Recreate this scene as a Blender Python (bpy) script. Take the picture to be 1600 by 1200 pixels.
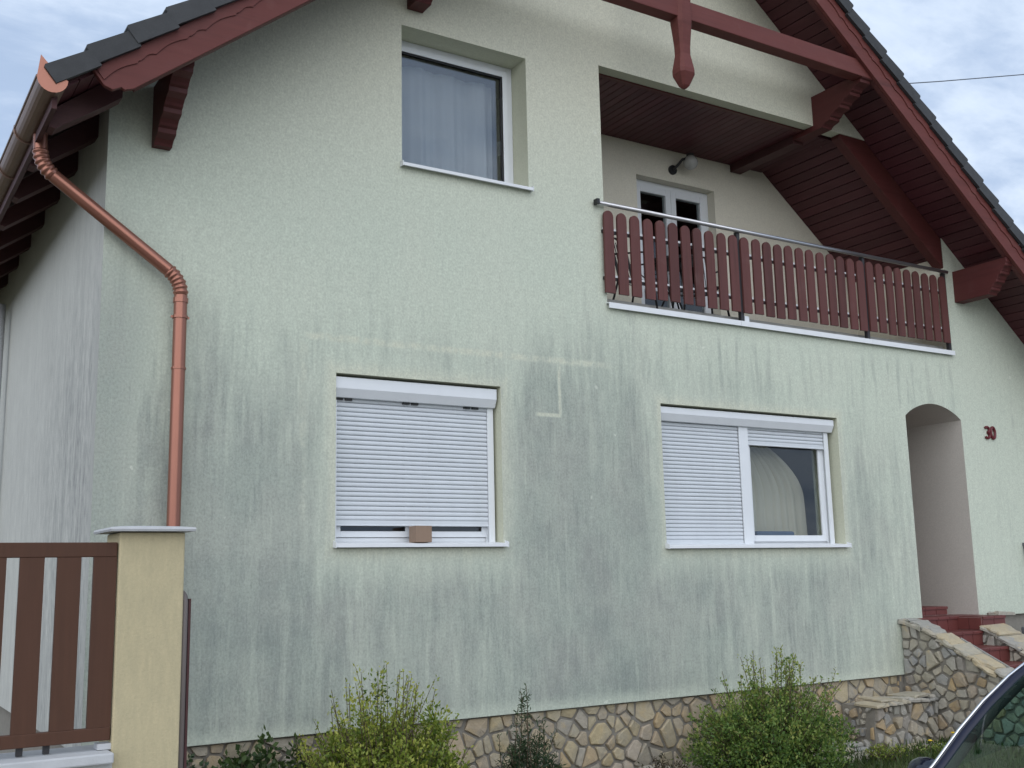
import bpy, math, random
import numpy as np
from mathutils import Vector, Matrix
from mathutils.geometry import tessellate_polygon, delaunay_2d_cdt

rng = random.Random(7)
scene = bpy.context.scene
for o in list(bpy.data.objects):
    bpy.data.objects.remove(o)
col = scene.collection

# ------------------------------------------------------------------ camera
CAM = Vector((-1.523, -7.783, 1.6))
YAW, PITCH, ROLL, FPX = 0.56268, 0.17379, -0.02172, 1701.93
def cam_basis():
    cy, sy, cp, sp = math.cos(YAW), math.sin(YAW), math.cos(PITCH), math.sin(PITCH)
    f = Vector((sy * cp, cy * cp, sp)); r = Vector((cy, -sy, 0)); u = r.cross(f)
    cr, sr = math.cos(ROLL), math.sin(ROLL)
    return cr * r + sr * u, cr * u - sr * r, f
_r, _u, _f = cam_basis()
cd = bpy.data.cameras.new('camera')
cam = bpy.data.objects.new('camera', cd); col.objects.link(cam)
cam.matrix_world = Matrix(((_r.x, _u.x, -_f.x, CAM.x), (_r.y, _u.y, -_f.y, CAM.y), (_r.z, _u.z, -_f.z, CAM.z), (0, 0, 0, 1)))
cd.sensor_width = 36.0
cd.lens = 36.0 * FPX / 1600.0
cd.clip_start, cd.clip_end = 0.05, 4000
scene.camera = cam

# ------------------------------------------------------------------ light
SUN_EL, SUN_AZ = math.radians(22), math.radians(216)      # azimuth clockwise from +y; behind the camera, slightly left
EXPOSURE = 0.92
SUN_STRENGTH = 1.5
world = bpy.data.worlds.new('World'); scene.world = world; world.use_nodes = True
sun_d = bpy.data.lights.new('sun', 'SUN'); sun_d.energy = SUN_STRENGTH; sun_d.angle = math.radians(110)
sun_d.color = (1.0, 0.97, 0.93)
sun = bpy.data.objects.new('sun', sun_d); col.objects.link(sun)
sdir = Vector((math.sin(SUN_AZ) * math.cos(SUN_EL), math.cos(SUN_AZ) * math.cos(SUN_EL), math.sin(SUN_EL)))
sun.rotation_euler = (-sdir).to_track_quat('-Z', 'Y').to_euler()
sun.location = (0, -10, 20)
scene.view_settings.view_transform = 'Standard'
scene.view_settings.look = 'None'
scene.view_settings.gamma = 1.0
scene.view_settings.use_curve_mapping = False
scene.view_settings.exposure = EXPOSURE

# ------------------------------------------------------------------ node helper
class V:
    """small wrapper: arithmetic on shader sockets"""
    def __init__(s, t, sock): s.t, s.s = t, sock
    def _m(s, op, *a, clamp=False):
        n = s.t.nodes.new('ShaderNodeMath'); n.operation = op; n.use_clamp = clamp
        for i, v in enumerate((s,) + a):
            if isinstance(v, V): s.t.links.new(v.s, n.inputs[i])
            else: n.inputs[i].default_value = float(v)
        return V(s.t, n.outputs[0])
    def __add__(s, o): return s._m('ADD', o)
    __radd__ = __add__
    def __sub__(s, o): return s._m('SUBTRACT', o)
    def __rsub__(s, o): return (s * -1.0) + o
    def __mul__(s, o): return s._m('MULTIPLY', o)
    __rmul__ = __mul__
    def __truediv__(s, o): return s._m('DIVIDE', o)
    def abs(s): return s._m('ABSOLUTE')
    def max(s, o): return s._m('MAXIMUM', o)
    def min(s, o): return s._m('MINIMUM', o)
    def pow(s, o): return s._m('POWER', o)
    def sat(s): return s._m('ADD', 0.0, clamp=True)
    def ss(s, a, b, lo=0.0, hi=1.0):
        n = s.t.nodes.new('ShaderNodeMapRange'); n.interpolation_type = 'SMOOTHSTEP'
        if a > b: a, b, lo, hi = b, a, hi, lo
        s.t.links.new(s.s, n.inputs[0])
        for i, v in zip((1, 2, 3, 4), (a, b, lo, hi)): n.inputs[i].default_value = v
        return V(s.t, n.outputs[0])

class NT:
    def __init__(s, tree): s.t = tree
    def new(s, k): return s.t.nodes.new(k)
    def link(s, a, b): s.t.links.new(a.s if isinstance(a, V) else a, b)
    def pos(s):
        g = s.new('ShaderNodeNewGeometry'); x = s.new('ShaderNodeSeparateXYZ'); s.link(g.outputs['Position'], x.inputs[0])
        return [V(s.t, x.outputs[i]) for i in range(3)]
    def vec(s, x, y, z):
        c = s.new('ShaderNodeCombineXYZ')
        for i, v in enumerate((x, y, z)):
            if isinstance(v, V): s.link(v, c.inputs[i])
            else: c.inputs[i].default_value = v
        return c.outputs[0]
    def noise(s, vec, scale=1.0, detail=4.0, rough=0.55, dist=0.0, lac=2.0):
        n = s.new('ShaderNodeTexNoise'); n.inputs['Scale'].default_value = scale
        n.inputs['Detail'].default_value = detail; n.inputs['Roughness'].default_value = rough
        n.inputs['Distortion'].default_value = dist; n.inputs['Lacunarity'].default_value = lac
        if vec is not None: s.link(vec, n.inputs['Vector'])
        return V(s.t, n.outputs['Fac'])
    def mix(s, f, a, b, mode='MIX'):
        m = s.new('ShaderNodeMix'); m.data_type = 'RGBA'; m.blend_type = mode
        if isinstance(f, V): s.link(f, m.inputs[0])
        else: m.inputs[0].default_value = f
        for i, c in ((6, a), (7, b)):
            if isinstance(c, tuple): m.inputs[i].default_value = c if len(c) == 4 else c + (1.0,)
            else: s.link(c, m.inputs[i])
        return m.outputs[2]
    def scale_col(s, c, f):
        m = s.new('ShaderNodeVectorMath'); m.operation = 'SCALE'
        if isinstance(c, tuple): m.inputs[0].default_value = c[:3]
        else: s.link(c, m.inputs[0])
        if isinstance(f, V): s.link(f, m.inputs['Scale'])
        else: m.inputs['Scale'].default_value = f
        return m.outputs[0]
    def rand(s):
        return V(s.t, s.new('ShaderNodeObjectInfo').outputs['Random'])
    def bump(s, h, strength=0.3, dist=0.005, normal=None):
        b = s.new('ShaderNodeBump'); b.inputs['Strength'].default_value = strength; b.inputs['Distance'].default_value = dist
        s.link(h, b.inputs['Height'])
        if normal is not None: s.link(normal, b.inputs['Normal'])
        return b.outputs[0]

def material(name):
    m = bpy.data.materials.new(name); m.use_nodes = True
    t = NT(m.node_tree); b = m.node_tree.nodes['Principled BSDF']
    return m, t, b

def simple(name, c, rough=0.6, metal=0.0, var=0.08, vscale=6.0, bump=0.0, bscale=60.0, objvar=0.0, spec=0.5, stretch=(1, 1, 1)):
    m, t, b = material(name)
    x, y, z = t.pos()
    v = t.vec(x * stretch[0], y * stretch[1], z * stretch[2])
    n = t.noise(v, vscale, 5.0, 0.6)
    f = (n - 0.5) * (2 * var) + 1.0
    if objvar: f = f * ((t.rand() - 0.5) * (2 * objvar) + 1.0)
    t.link(t.scale_col(c, f), b.inputs['Base Color'])
    b.inputs['Roughness'].default_value = rough; b.inputs['Metallic'].default_value = metal
    b.inputs['Specular IOR Level'].default_value = spec
    if bump:
        t.link(t.bump(t.noise(v, bscale, 4.0, 0.6), bump, 0.004), b.inputs['Normal'])
    return m

# ------------------------------------------------------------------ sky
def build_sky():
    w = NT(world.node_tree); nt = world.node_tree
    bg = nt.nodes['Background']
    tc = w.new('ShaderNodeTexCoord'); sp = w.new('ShaderNodeSeparateXYZ'); w.link(tc.outputs['Generated'], sp.inputs[0])
    dx, dy, dz = [V(nt, sp.outputs[i]) for i in range(3)]
    sky = w.new('ShaderNodeTexSky'); sky.sky_type = 'NISHITA'; sky.sun_disc = False
    sky.sun_elevation = SUN_EL; sky.sun_rotation = SUN_AZ
    sky.air_density = 1.2; sky.dust_density = 2.0
    k = dz.max(0.0) + 0.22
    u, v = dx / k, dy / k
    p = w.vec(u * 1.0, v * 1.55, 0.0)
    warp = w.noise(p, 1.1, 3.0, 0.5)
    p2 = w.vec(u * 1.0 + warp * 0.9, v * 1.7 + warp * 0.6, 2.3)
    big = w.noise(p2, 1.25, 9.0, 0.58)
    fine = w.noise(w.vec(u * 1.0 + warp * 0.4, v * 1.9, 7.7), 4.6, 8.0, 0.60)
    d = (big * 0.62 + fine * 0.38).ss(0.40, 0.60)
    blue = w.scale_col(sky.outputs[0], 0.052)
    cloud = w.mix(d, (0.245, 0.315, 0.435), (0.41, 0.475, 0.57))
    thick = (big * 0.6 + warp * 0.4).ss(0.30, 0.50, 0.88, 1.0)
    c = w.mix(thick, blue, cloud)
    w.link(c, bg.inputs['Color'])
    bg.inputs['Strength'].default_value = 1.0
build_sky()

# ------------------------------------------------------------------ materials
def stucco_front():
    m, t, b = material('stucco_front')
    x, y, z = t.pos()
    grain = t.noise(t.vec(x, y, z * 0.8), 62.0, 3.0, 0.7)
    grain2 = t.noise(t.vec(x * 1.0, y, z * 0.8), 19.0, 4.0, 0.65)
    patch = t.noise(t.vec(x, y, z * 0.8), 1.7, 5.0, 0.6)
    # run-off streaks: upright ragged runs of several widths
    wob = (t.noise(t.vec(x * 1.5, 0.0, z * 2.0), 1.6, 3.0) - 0.5) * 0.03
    xs = x + wob
    colA = t.noise(t.vec(xs * 5.0, 3.0, z * 0.55), 1.0, 4.0, 0.6)
    colB = t.noise(t.vec(xs * 12.0, 9.0, z * 1.35), 1.0, 4.0, 0.58)
    colC = t.noise(t.vec(xs * 32.0, 17.0, z * 3.0), 1.0, 4.0, 0.65)
    broad = t.noise(t.vec(x * 0.8, 5.0, z * 0.45), 1.0, 3.0, 0.5)
    mid = x.ss(3.0, 3.9) * x.ss(5.3, 4.5)
    left = x.ss(0.2, 0.6) * x.ss(2.0, 1.3)
    right = x.ss(6.9, 8.6)
    base = z.ss(4.95, 2.1) * 0.80 + (broad - 0.5) * 0.50 + mid * 0.22 * z.ss(4.6, 3.4) + left * 0.12 * z.ss(4.0, 2.8) - right * 0.22 - x.ss(8.3, 9.3) * 0.30
    base = base - z.ss(1.3, 0.5) * 0.08
    field = base + (colA - 0.5) * 0.55 + (colB - 0.5) * 0.80 + (colC - 0.5) * 0.42
    mott = t.noise(t.vec(x, y, z * 0.6), 2.6, 5.0, 0.65)
    dirt = field.ss(0.22, 1.02) * 0.92
    dirt = dirt * (0.74 + mott * 0.46)
    thin = t.noise(t.vec(xs * 24.0, 27.0, z * 1.6), 1.0, 3.0, 0.6).ss(0.56, 0.74) * (z + (colA - 0.5) * 2.4).ss(4.7, 3.6) * (1.0 - right * 0.5)
    dirt = dirt + thin * 0.20
    feather = t.noise(t.vec(xs * 46.0, 31.0, z * 4.2), 1.0, 4.0, 0.7).ss(0.50, 0.78) * (z + (colB - 0.5) * 2.0).ss(4.5, 3.3)
    blot = t.noise(t.vec(x, y, z * 0.75), 8.5, 5.0, 0.7)
    cloudy = t.noise(t.vec(x * 1.3, 61.0, z * 0.9), 1.5, 6.0, 0.68)
    dirt = (dirt * 0.88 + feather * 0.24) * (0.66 + blot * 0.46 + cloudy.ss(0.35, 0.68) * 0.28)
    # clean margins round the openings
    def box_d(x0, x1, z0, z1):
        dx = (x - (x0 + x1) / 2).abs() - (x1 - x0) / 2
        dz = (z - (z0 + z1) / 2).abs() - (z1 - z0) / 2
        return dx.max(dz)
    rag = (colB - 0.5) * 0.16 + (colC - 0.5) * 0.10
    for (x0, x1, z0, z1, w) in ((1.769, 3.269, 1.74, 3.185, 0.34), (5.022, 7.41, 1.74, 3.156, 0.30)):
        d = box_d(x0, x1, z0, z1) + rag * 1.4
        dirt = dirt * d.ss(-0.06, w, 0.30, 1.0)
    below = (z * -1.0 + 4.02 + rag).ss(0.02, 0.30)
    inb = x.ss(4.3, 4.55) * x.ss(9.55, 9.35)
    dirt = dirt * (1.0 - inb * (1.0 - below) * z.ss(4.2, 4.05) * 0.85)
    drip = inb * z.ss(2.8, 3.7) * z.ss(4.0, 3.75) * colB.ss(0.46, 0.66) * (0.10 + broad.ss(0.35, 0.65) * 0.32 + blot * 0.22)
    dirt = dirt.max(drip)
    # sparse dark tails high on the wall
    tails = colA.ss(0.55, 0.68) * colB.ss(0.44, 0.60) * (z - (colC - 0.5) * 1.2).ss(4.35, 3.7) * z.ss(1.0, 2.0)
    dirt = dirt.max(tails * 0.50)
    # black growth along the left corner
    corner = x.ss(0.62, 0.05) * (z + (colB - 0.5)).ss(4.7, 3.2) * (0.55 + grain2 * 0.75)
    dirt = dirt.max(corner * 0.80)
    # rain-washed pale runs and ghost lines of the old shutters
    ghost = (z - 3.46 + wob * 0.3).abs().ss(0.045, 0.008) * x.ss(1.45, 1.6) * x.ss(4.6, 4.2) * blot.ss(0.36, 0.58)
    ghost = ghost.max((x - 1.50 + wob * 0.6).abs().ss(0.05, 0.008) * z.ss(1.9, 2.2) * z.ss(3.5, 3.3) * blot.ss(0.38, 0.62) * 0.6)
    ghost = ghost.max((x - 3.88).abs().ss(0.025, 0.008) * z.ss(2.95, 3.0) * z.ss(3.46, 3.4) * blot.ss(0.32, 0.55))
    ghost = ghost.max((z - 2.97).abs().ss(0.025, 0.008) * x.ss(3.6, 3.66) * x.ss(3.9, 3.87))
    pale = t.noise(t.vec(xs * 17.0, 41.0, z * 0.9), 1.0, 4.0, 0.6).ss(0.58, 0.72) * 0.40
    dirt = dirt * (1.0 - ghost * 0.80) * (1.0 - pale)
    foot = (z - 0.493 + rag * 0.4).ss(0.0, 0.13)
    dirt = dirt * (foot * 0.72 + 0.28)
    dirt = dirt.sat()
    # colours
    clean = t.mix((z.ss(3.5, 5.5) * 0.5 + patch * 0.5).sat(), (0.565, 0.572, 0.455), (0.545, 0.535, 0.44))
    algae = t.mix(patch.ss(0.3, 0.7), (0.460, 0.522, 0.446), (0.492, 0.535, 0.452))
    film = (z.ss(6.6, 4.2) * 0.75 + (patch - 0.5) * 0.5).sat()
    for (x0, x1, z0, z1, w) in ((1.769, 3.269, 1.83, 3.185, 0.14), (5.022, 7.41, 1.805, 3.156, 0.12)):
        film = film * (box_d(x0, x1, z0, z1) + rag * 0.6).ss(-0.02, w, 0.25, 1.0)
    film = film * (1.0 - ghost * 0.7)
    c = t.mix(film, clean, algae)
    grey = t.mix(patch.ss(0.35, 0.65), (0.242, 0.270, 0.246), (0.266, 0.282, 0.258))
    c = t.mix(dirt, c, grey)
    sp = t.noise(t.vec(x, y, z), 9.0, 1.0).ss(0.775, 0.80)
    c = t.mix(sp * 0.5, c, (0.62, 0.64, 0.56))
    f = 0.66 + grain * 0.78
    f = f * (0.87 + grain2 * 0.32)
    t.link(t.scale_col(c, f), b.inputs['Base Color'])
    b.inputs['Roughness'].default_value = 0.93
    b.inputs['Specular IOR Level'].default_value = 0.2
    t.link(t.bump(grain * 0.6 + grain2 * 0.6, 0.55, 0.006), b.inputs['Normal'])
    return m

def stucco_plain(name, c, var=0.1, streak=0.0, dark=(0.3, 0.3, 0.28)):
    m, t, b = material(name)
    x, y, z = t.pos()
    g = t.noise(t.vec(x, y, z), 70.0, 3.0, 0.7); g2 = t.noise(t.vec(x, y, z), 2.2, 5.0, 0.6)
    cc = t.scale_col(c, (0.80 + g * 0.4) * (1.0 - var + g2 * 2 * var))
    if streak:
        s1 = t.noise(t.vec(x * 9, y * 7, z * 0.9), 1.0, 4.0, 0.65)
        s2 = t.noise(t.vec(x * 30, y * 26, z * 7.0), 1.0, 4.0, 0.65)
        hgt = z.ss(4.8, 2.4)
        near = y.ss(3.5, 0.2)
        d = (s1.ss(0.30, 0.7) * 0.5 + s2.ss(0.30, 0.7) * 0.6) * (0.25 + hgt * 0.75) * (near * 0.6 + 0.4) * streak
        d = d.max(y.ss(0.55, 0.0) * (z + s1).ss(5.2, 3.6) * (0.25 + s2 * 0.6))
        cc = t.mix(d.sat(), cc, dark)
    t.link(cc, b.inputs['Base Color']); b.inputs['Roughness'].default_value = 0.92
    b.inputs['Specular IOR Level'].default_value = 0.2
    t.link(t.bump(g, 0.45, 0.005), b.inputs['Normal'])
    return m

def wood(name, c, rough=0.55, axis='y', objvar=0.18, wear=0.25):
    m, t, b = material(name)
    x, y, z = t.pos()
    st = {'x': (0.8, 14, 14), 'y': (14, 0.8, 14), 'z': (14, 14, 0.8)}[axis]
    g = t.noise(t.vec(x * st[0], y * st[1], z * st[2]), 2.0, 5.0, 0.65)
    big = t.noise(t.vec(x, y, z), 3.5, 4.0, 0.6)
    f = (0.78 + g * 0.44) * ((t.rand() - 0.5) * (2 * objvar) + 1.0)
    cc = t.scale_col(c, f)
    cc = t.mix((big.ss(0.55, 0.75) * wear), cc, (c[0] * 1.25 + 0.03, c[1] * 1.6 + 0.03, c[2] * 1.6 + 0.03))
    dk = t.noise(t.vec(x * st[0] * .25, y * st[1] * .25, z * st[2] * .25), 2.6, 5.0, 0.7)
    cc = t.mix(dk.ss(0.50, 0.75) * (0.25 + wear), cc, (c[0] * 0.55, c[1] * 0.62, c[2] * 0.62))
    t.link(cc, b.inputs['Base Color'])
    t.link((big - 0.5) * 0.3 + rough, b.inputs['Roughness']); b.inputs['Specular IOR Level'].default_value = 0.3
    t.link(t.bump(g, 0.25, 0.003), b.inputs['Normal'])
    return m

def glass_mat(name, tint=(0.92, 0.95, 0.95), ior=1.52, wavy=0.0, boost=1.0, trans=0.9):
    m, t, b = material(name)
    nt = m.node_tree; nt.nodes.remove(b)
    fr = t.new('ShaderNodeLayerWeight'); fr.inputs['Blend'].default_value = 0.5
    tr = t.new('ShaderNodeBsdfTransparent'); tr.inputs[0].default_value = tuple(v * trans for v in tint) + (1,)
    gl = t.new('ShaderNodeBsdfGlossy'); gl.inputs['Roughness'].default_value = 0.015; gl.inputs['Color'].default_value = (0.95, 0.97, 1, 1)
    if wavy:
        x, y, z = t.pos(); n = t.bump(t.noise(t.vec(x, y, z), 2.0, 2.0), wavy, 0.02); t.link(n, gl.inputs['Normal'])
    mx = t.new('ShaderNodeMixShader')
    t.link(((V(nt, fr.outputs['Facing']).pow(5.0) * 0.96 + 0.043) * boost).sat(), mx.inputs[0])
    t.link(tr.outputs[0], mx.inputs[1]); t.link(gl.outputs[0], mx.inputs[2])
    t.link(mx.outputs[0], nt.nodes['Material Output'].inputs[0])
    return m

def curtain_mat(name, c, transl=0.4):
    m, t, b = material(name)
    b.inputs['Base Color'].default_value = c + (1,); b.inputs['Roughness'].default_value = 0.9
    tl = t.new('ShaderNodeBsdfTranslucent'); tl.inputs[0].default_value = c + (1,)
    mx = t.new('ShaderNodeMixShader'); mx.inputs[0].default_value = transl
    t.link(b.outputs[0], mx.inputs[1]); t.link(tl.outputs[0], mx.inputs[2])
    t.link(mx.outputs[0], m.node_tree.nodes['Material Output'].inputs[0])
    return m

def stone_mat(name, cols):
    m, t, b = material(name)
    x, y, z = t.pos(); r = t.rand()
    g = t.noise(t.vec(x, y, z), 22.0, 6.0, 0.65); n2 = t.noise(t.vec(x, y, z), 6.0, 4.0, 0.6)
    ramp = t.new('ShaderNodeValToRGB'); e = ramp.color_ramp; e.interpolation = 'LINEAR'
    while len(e.elements) < len(cols): e.elements.new(0.5)
    for i, cc in enumerate(cols):
        e.elements[i].position = i / (len(cols) - 1.0); e.elements[i].color = cc + (1,)
    t.link(r, ramp.inputs[0])
    c = t.mix(n2.ss(0.4, 0.7) * 0.45, ramp.outputs[0], (0.30, 0.285, 0.255))
    c = t.mix(t.noise(t.vec(x, y, z), 11.0, 3.0).ss(0.56, 0.72) * 0.5, c, (0.40, 0.30, 0.165))
    t.link(t.scale_col(c, (0.70 + g * 0.6)), b.inputs['Base Color'])
    b.inputs['Roughness'].default_value = 0.88
    t.link(t.bump(g + n2 * 0.5, 0.7, 0.012), b.inputs['Normal'])
    return m

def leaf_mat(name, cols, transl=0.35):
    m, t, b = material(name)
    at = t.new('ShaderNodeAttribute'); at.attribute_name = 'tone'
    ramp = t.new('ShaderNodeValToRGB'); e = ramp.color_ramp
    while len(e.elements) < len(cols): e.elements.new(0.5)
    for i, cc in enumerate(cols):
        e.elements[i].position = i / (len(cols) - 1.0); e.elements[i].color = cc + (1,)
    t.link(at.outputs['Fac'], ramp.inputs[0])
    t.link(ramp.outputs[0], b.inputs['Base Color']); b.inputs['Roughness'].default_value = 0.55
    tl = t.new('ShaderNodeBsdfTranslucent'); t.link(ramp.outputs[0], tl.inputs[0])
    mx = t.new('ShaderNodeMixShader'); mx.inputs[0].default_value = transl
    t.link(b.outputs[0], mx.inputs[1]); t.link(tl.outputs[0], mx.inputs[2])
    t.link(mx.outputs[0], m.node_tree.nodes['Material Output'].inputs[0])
    return m

def shutter_mat():
    m, t, b = material('shutter_white')
    x, y, z = t.pos()
    n = t.noise(t.vec(x * 2.0, y, z * 0.6), 3.0, 5.0, 0.6)
    s = t.noise(t.vec(x * 22.0, y, z * 0.8), 1.0, 4.0, 0.6)
    f = (0.88 + n * 0.12) * (0.95 + s * 0.07) * (0.97 + t.rand() * 0.04)
    t.link(t.scale_col((0.64, 0.675, 0.71), f), b.inputs['Base Color'])
    b.inputs['Roughness'].default_value = 0.42
    return m

M = {}
M['front'] = stucco_front()
M['side'] = stucco_plain('stucco_side', (0.555, 0.555, 0.515), 0.10, 1.0, (0.265, 0.270, 0.262))
M['reveal'] = stucco_plain('stucco_reveal', (0.53, 0.54, 0.42), 0.05)
M['porch'] = stucco_plain('stucco_porch', (0.50, 0.465, 0.42), 0.05)
M['balcony_wall'] = stucco_plain('stucco_balcony', (0.70, 0.665, 0.56), 0.04)
M['pillar'] = stucco_plain('stucco_pillar', (0.60, 0.505, 0.31), 0.06, 0.13, (0.33, 0.30, 0.20))
M['inside'] = stucco_plain('plaster_inside', (0.45, 0.44, 0.42), 0.05)
M['board'] = wood('soffit_board', (0.088, 0.026, 0.031), 0.5, 'y', 0.16, 0.12)
M['beam'] = wood('red_beam', (0.095, 0.026, 0.024), 0.5, 'x', 0.05, 0.2)
M['barge'] = wood('red_barge', (0.125, 0.034, 0.029), 0.62, 'x', 0.04, 0.35)
M['bracket'] = wood('red_bracket', (0.090, 0.023, 0.022), 0.55, 'y', 0.05, 0.2)
M['slat'] = wood('red_slat', (0.104, 0.038, 0.034), 0.6, 'z', 0.14, 0.35)
M['tail'] = wood('brown_tail', (0.075, 0.030, 0.030), 0.6, 'x', 0.1, 0.1)
M['tile'] = simple('roof_tile', (0.040, 0.042, 0.045), 0.75, 0, 0.35, 14, 0.4, 90, 0.15)
M['pvc'] = simple('white_pvc', (0.70, 0.725, 0.75), 0.32, 0, 0.05, 8)
M['shutter'] = shutter_mat()
M['sill'] = simple('white_sill', (0.73, 0.75, 0.77), 0.38, 0, 0.08, 9)
M['black'] = simple('black_plastic', (0.012, 0.012, 0.014), 0.5)
M['steel'] = simple('steel', (0.50, 0.50, 0.52), 0.32, 0.9, 0.1, 20)
M['dark_metal'] = simple('dark_metal', (0.035, 0.033, 0.036), 0.45, 0.3)
M['copper'] = simple('copper_brown', (0.30, 0.130, 0.092), 0.30, 0.6, 0.12, 7, 0.0, 60, 0, 0.5, (1, 1, 0.4))
M['gutter'] = simple('gutter_brown', (0.20, 0.125, 0.095), 0.42, 0.3, 0.2, 5)
M['grey_pipe'] = simple('grey_pipe', (0.45, 0.46, 0.47), 0.5)
M['mortar'] = simple('mortar', (0.225, 0.208, 0.18), 0.95, 0, 0.3, 14, 0.7, 70)
M['stone_warm'] = stone_mat('stone_warm', [(0.42, 0.345, 0.21), (0.36, 0.31, 0.215), (0.45, 0.375, 0.245), (0.33, 0.30, 0.25), (0.43, 0.32, 0.18), (0.39, 0.335, 0.27)])
M['stone_grey'] = stone_mat('stone_grey', [(0.36, 0.32, 0.235), (0.32, 0.315, 0.30), (0.40, 0.36, 0.28), (0.27, 0.275, 0.28), (0.43, 0.30, 0.15), (0.34, 0.33, 0.285)])
M['slab'] = stone_mat('stone_slab', [(0.38, 0.34, 0.25), (0.33, 0.315, 0.28), (0.42, 0.35, 0.23), (0.28, 0.285, 0.275)])
M['red_tile'] = simple('red_step_tile', (0.130, 0.035, 0.031), 0.5, 0, 0.18, 12, 0.15, 90, 0.10)
M['grout'] = simple('grout', (0.26, 0.16, 0.15), 0.9)
M['fence'] = wood('brown_fence', (0.074, 0.032, 0.018), 0.6, 'z', 0.06, 0.08)
M['fence_leaf'] = simple('gate_leaf_brown', (0.16, 0.135, 0.125), 0.5, 0.1)
M['concrete'] = simple('concrete', (0.42, 0.42, 0.40), 0.85, 0, 0.22, 9, 0.35, 80)
M['cap'] = simple('cap_concrete', (0.45, 0.46, 0.47), 0.8, 0, 0.15, 12, 0.3, 90)
M['glass'] = glass_mat('window_glass', boost=1.0, wavy=0.01)
M['glass_up'] = glass_mat('upper_glass', boost=2.6, wavy=0.02)
M['glass_car'] = glass_mat('car_glass', (0.60, 0.80, 0.75), boost=1.2, trans=0.93)
M['curtain'] = curtain_mat('sheer_curtain', (0.66, 0.66, 0.70), .3)
M['drape'] = curtain_mat('beige_drape', (0.80, 0.72, 0.58), 0.2)
M['card'] = simple('cardboard', (0.26, 0.18, 0.13), 0.85, 0, 0.12, 10)
M['number'] = simple('number_red', (0.115, 0.012, 0.018), 0.4)
M['opal'] = simple('opal_glass', (0.42, 0.42, 0.40), 0.25)
M['car'] = simple('car_paint', (0.006, 0.009, 0.022), 0.12, 0.0, 0.02, 3, spec=0.8)
M['car_dark'] = simple('car_paint_dark', (0.008, 0.010, 0.026), 0.35, 0.0, 0.02, 3, spec=0.35)
M['chrome'] = simple('chrome', (0.75, 0.76, 0.78), 0.12, 1.0)
M['rubber'] = simple('rubber', (0.02, 0.02, 0.02), 0.8)
M['seat'] = simple('seat_fabric', (0.05, 0.05, 0.055), 0.9)
M['asphalt'] = simple('asphalt', (0.15, 0.15, 0.148), 0.92, 0, 0.25, 3, 0.5, 120)
M['paving'] = simple('paving', (0.42, 0.41, 0.38), 0.9, 0, 0.2, 4, 0.4, 60)
M['soil'] = simple('soil_lawn', (0.085, 0.080, 0.040), 0.95, 0, 0.35, 5, 0.6, 40)
M['bark'] = simple('bark', (0.09, 0.065, 0.04), 0.9, 0, 0.25, 20)
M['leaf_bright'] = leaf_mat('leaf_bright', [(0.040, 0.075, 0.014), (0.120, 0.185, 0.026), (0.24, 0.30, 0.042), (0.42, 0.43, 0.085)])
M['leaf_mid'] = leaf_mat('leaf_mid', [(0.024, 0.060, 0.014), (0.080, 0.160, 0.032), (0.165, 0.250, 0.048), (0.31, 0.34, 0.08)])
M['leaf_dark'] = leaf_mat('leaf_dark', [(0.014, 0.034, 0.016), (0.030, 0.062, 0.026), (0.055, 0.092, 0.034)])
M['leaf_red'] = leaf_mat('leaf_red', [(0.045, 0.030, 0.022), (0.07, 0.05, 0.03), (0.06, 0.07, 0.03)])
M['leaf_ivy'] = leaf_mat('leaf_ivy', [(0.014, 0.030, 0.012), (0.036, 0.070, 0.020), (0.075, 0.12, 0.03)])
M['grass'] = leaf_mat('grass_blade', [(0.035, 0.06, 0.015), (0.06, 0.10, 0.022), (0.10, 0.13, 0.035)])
M['yellow'] = simple('yellow_flower', (0.75, 0.52, 0.03), 0.6)
M['wire'] = simple('wire_grey', (0.09, 0.10, 0.12), 0.6)
M['navy'] = simple('navy_cloth', (0.13, 0.17, 0.26), 0.9)
M['grey_plastic'] = simple('grey_plastic', (0.12, 0.125, 0.135), 0.5)

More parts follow.
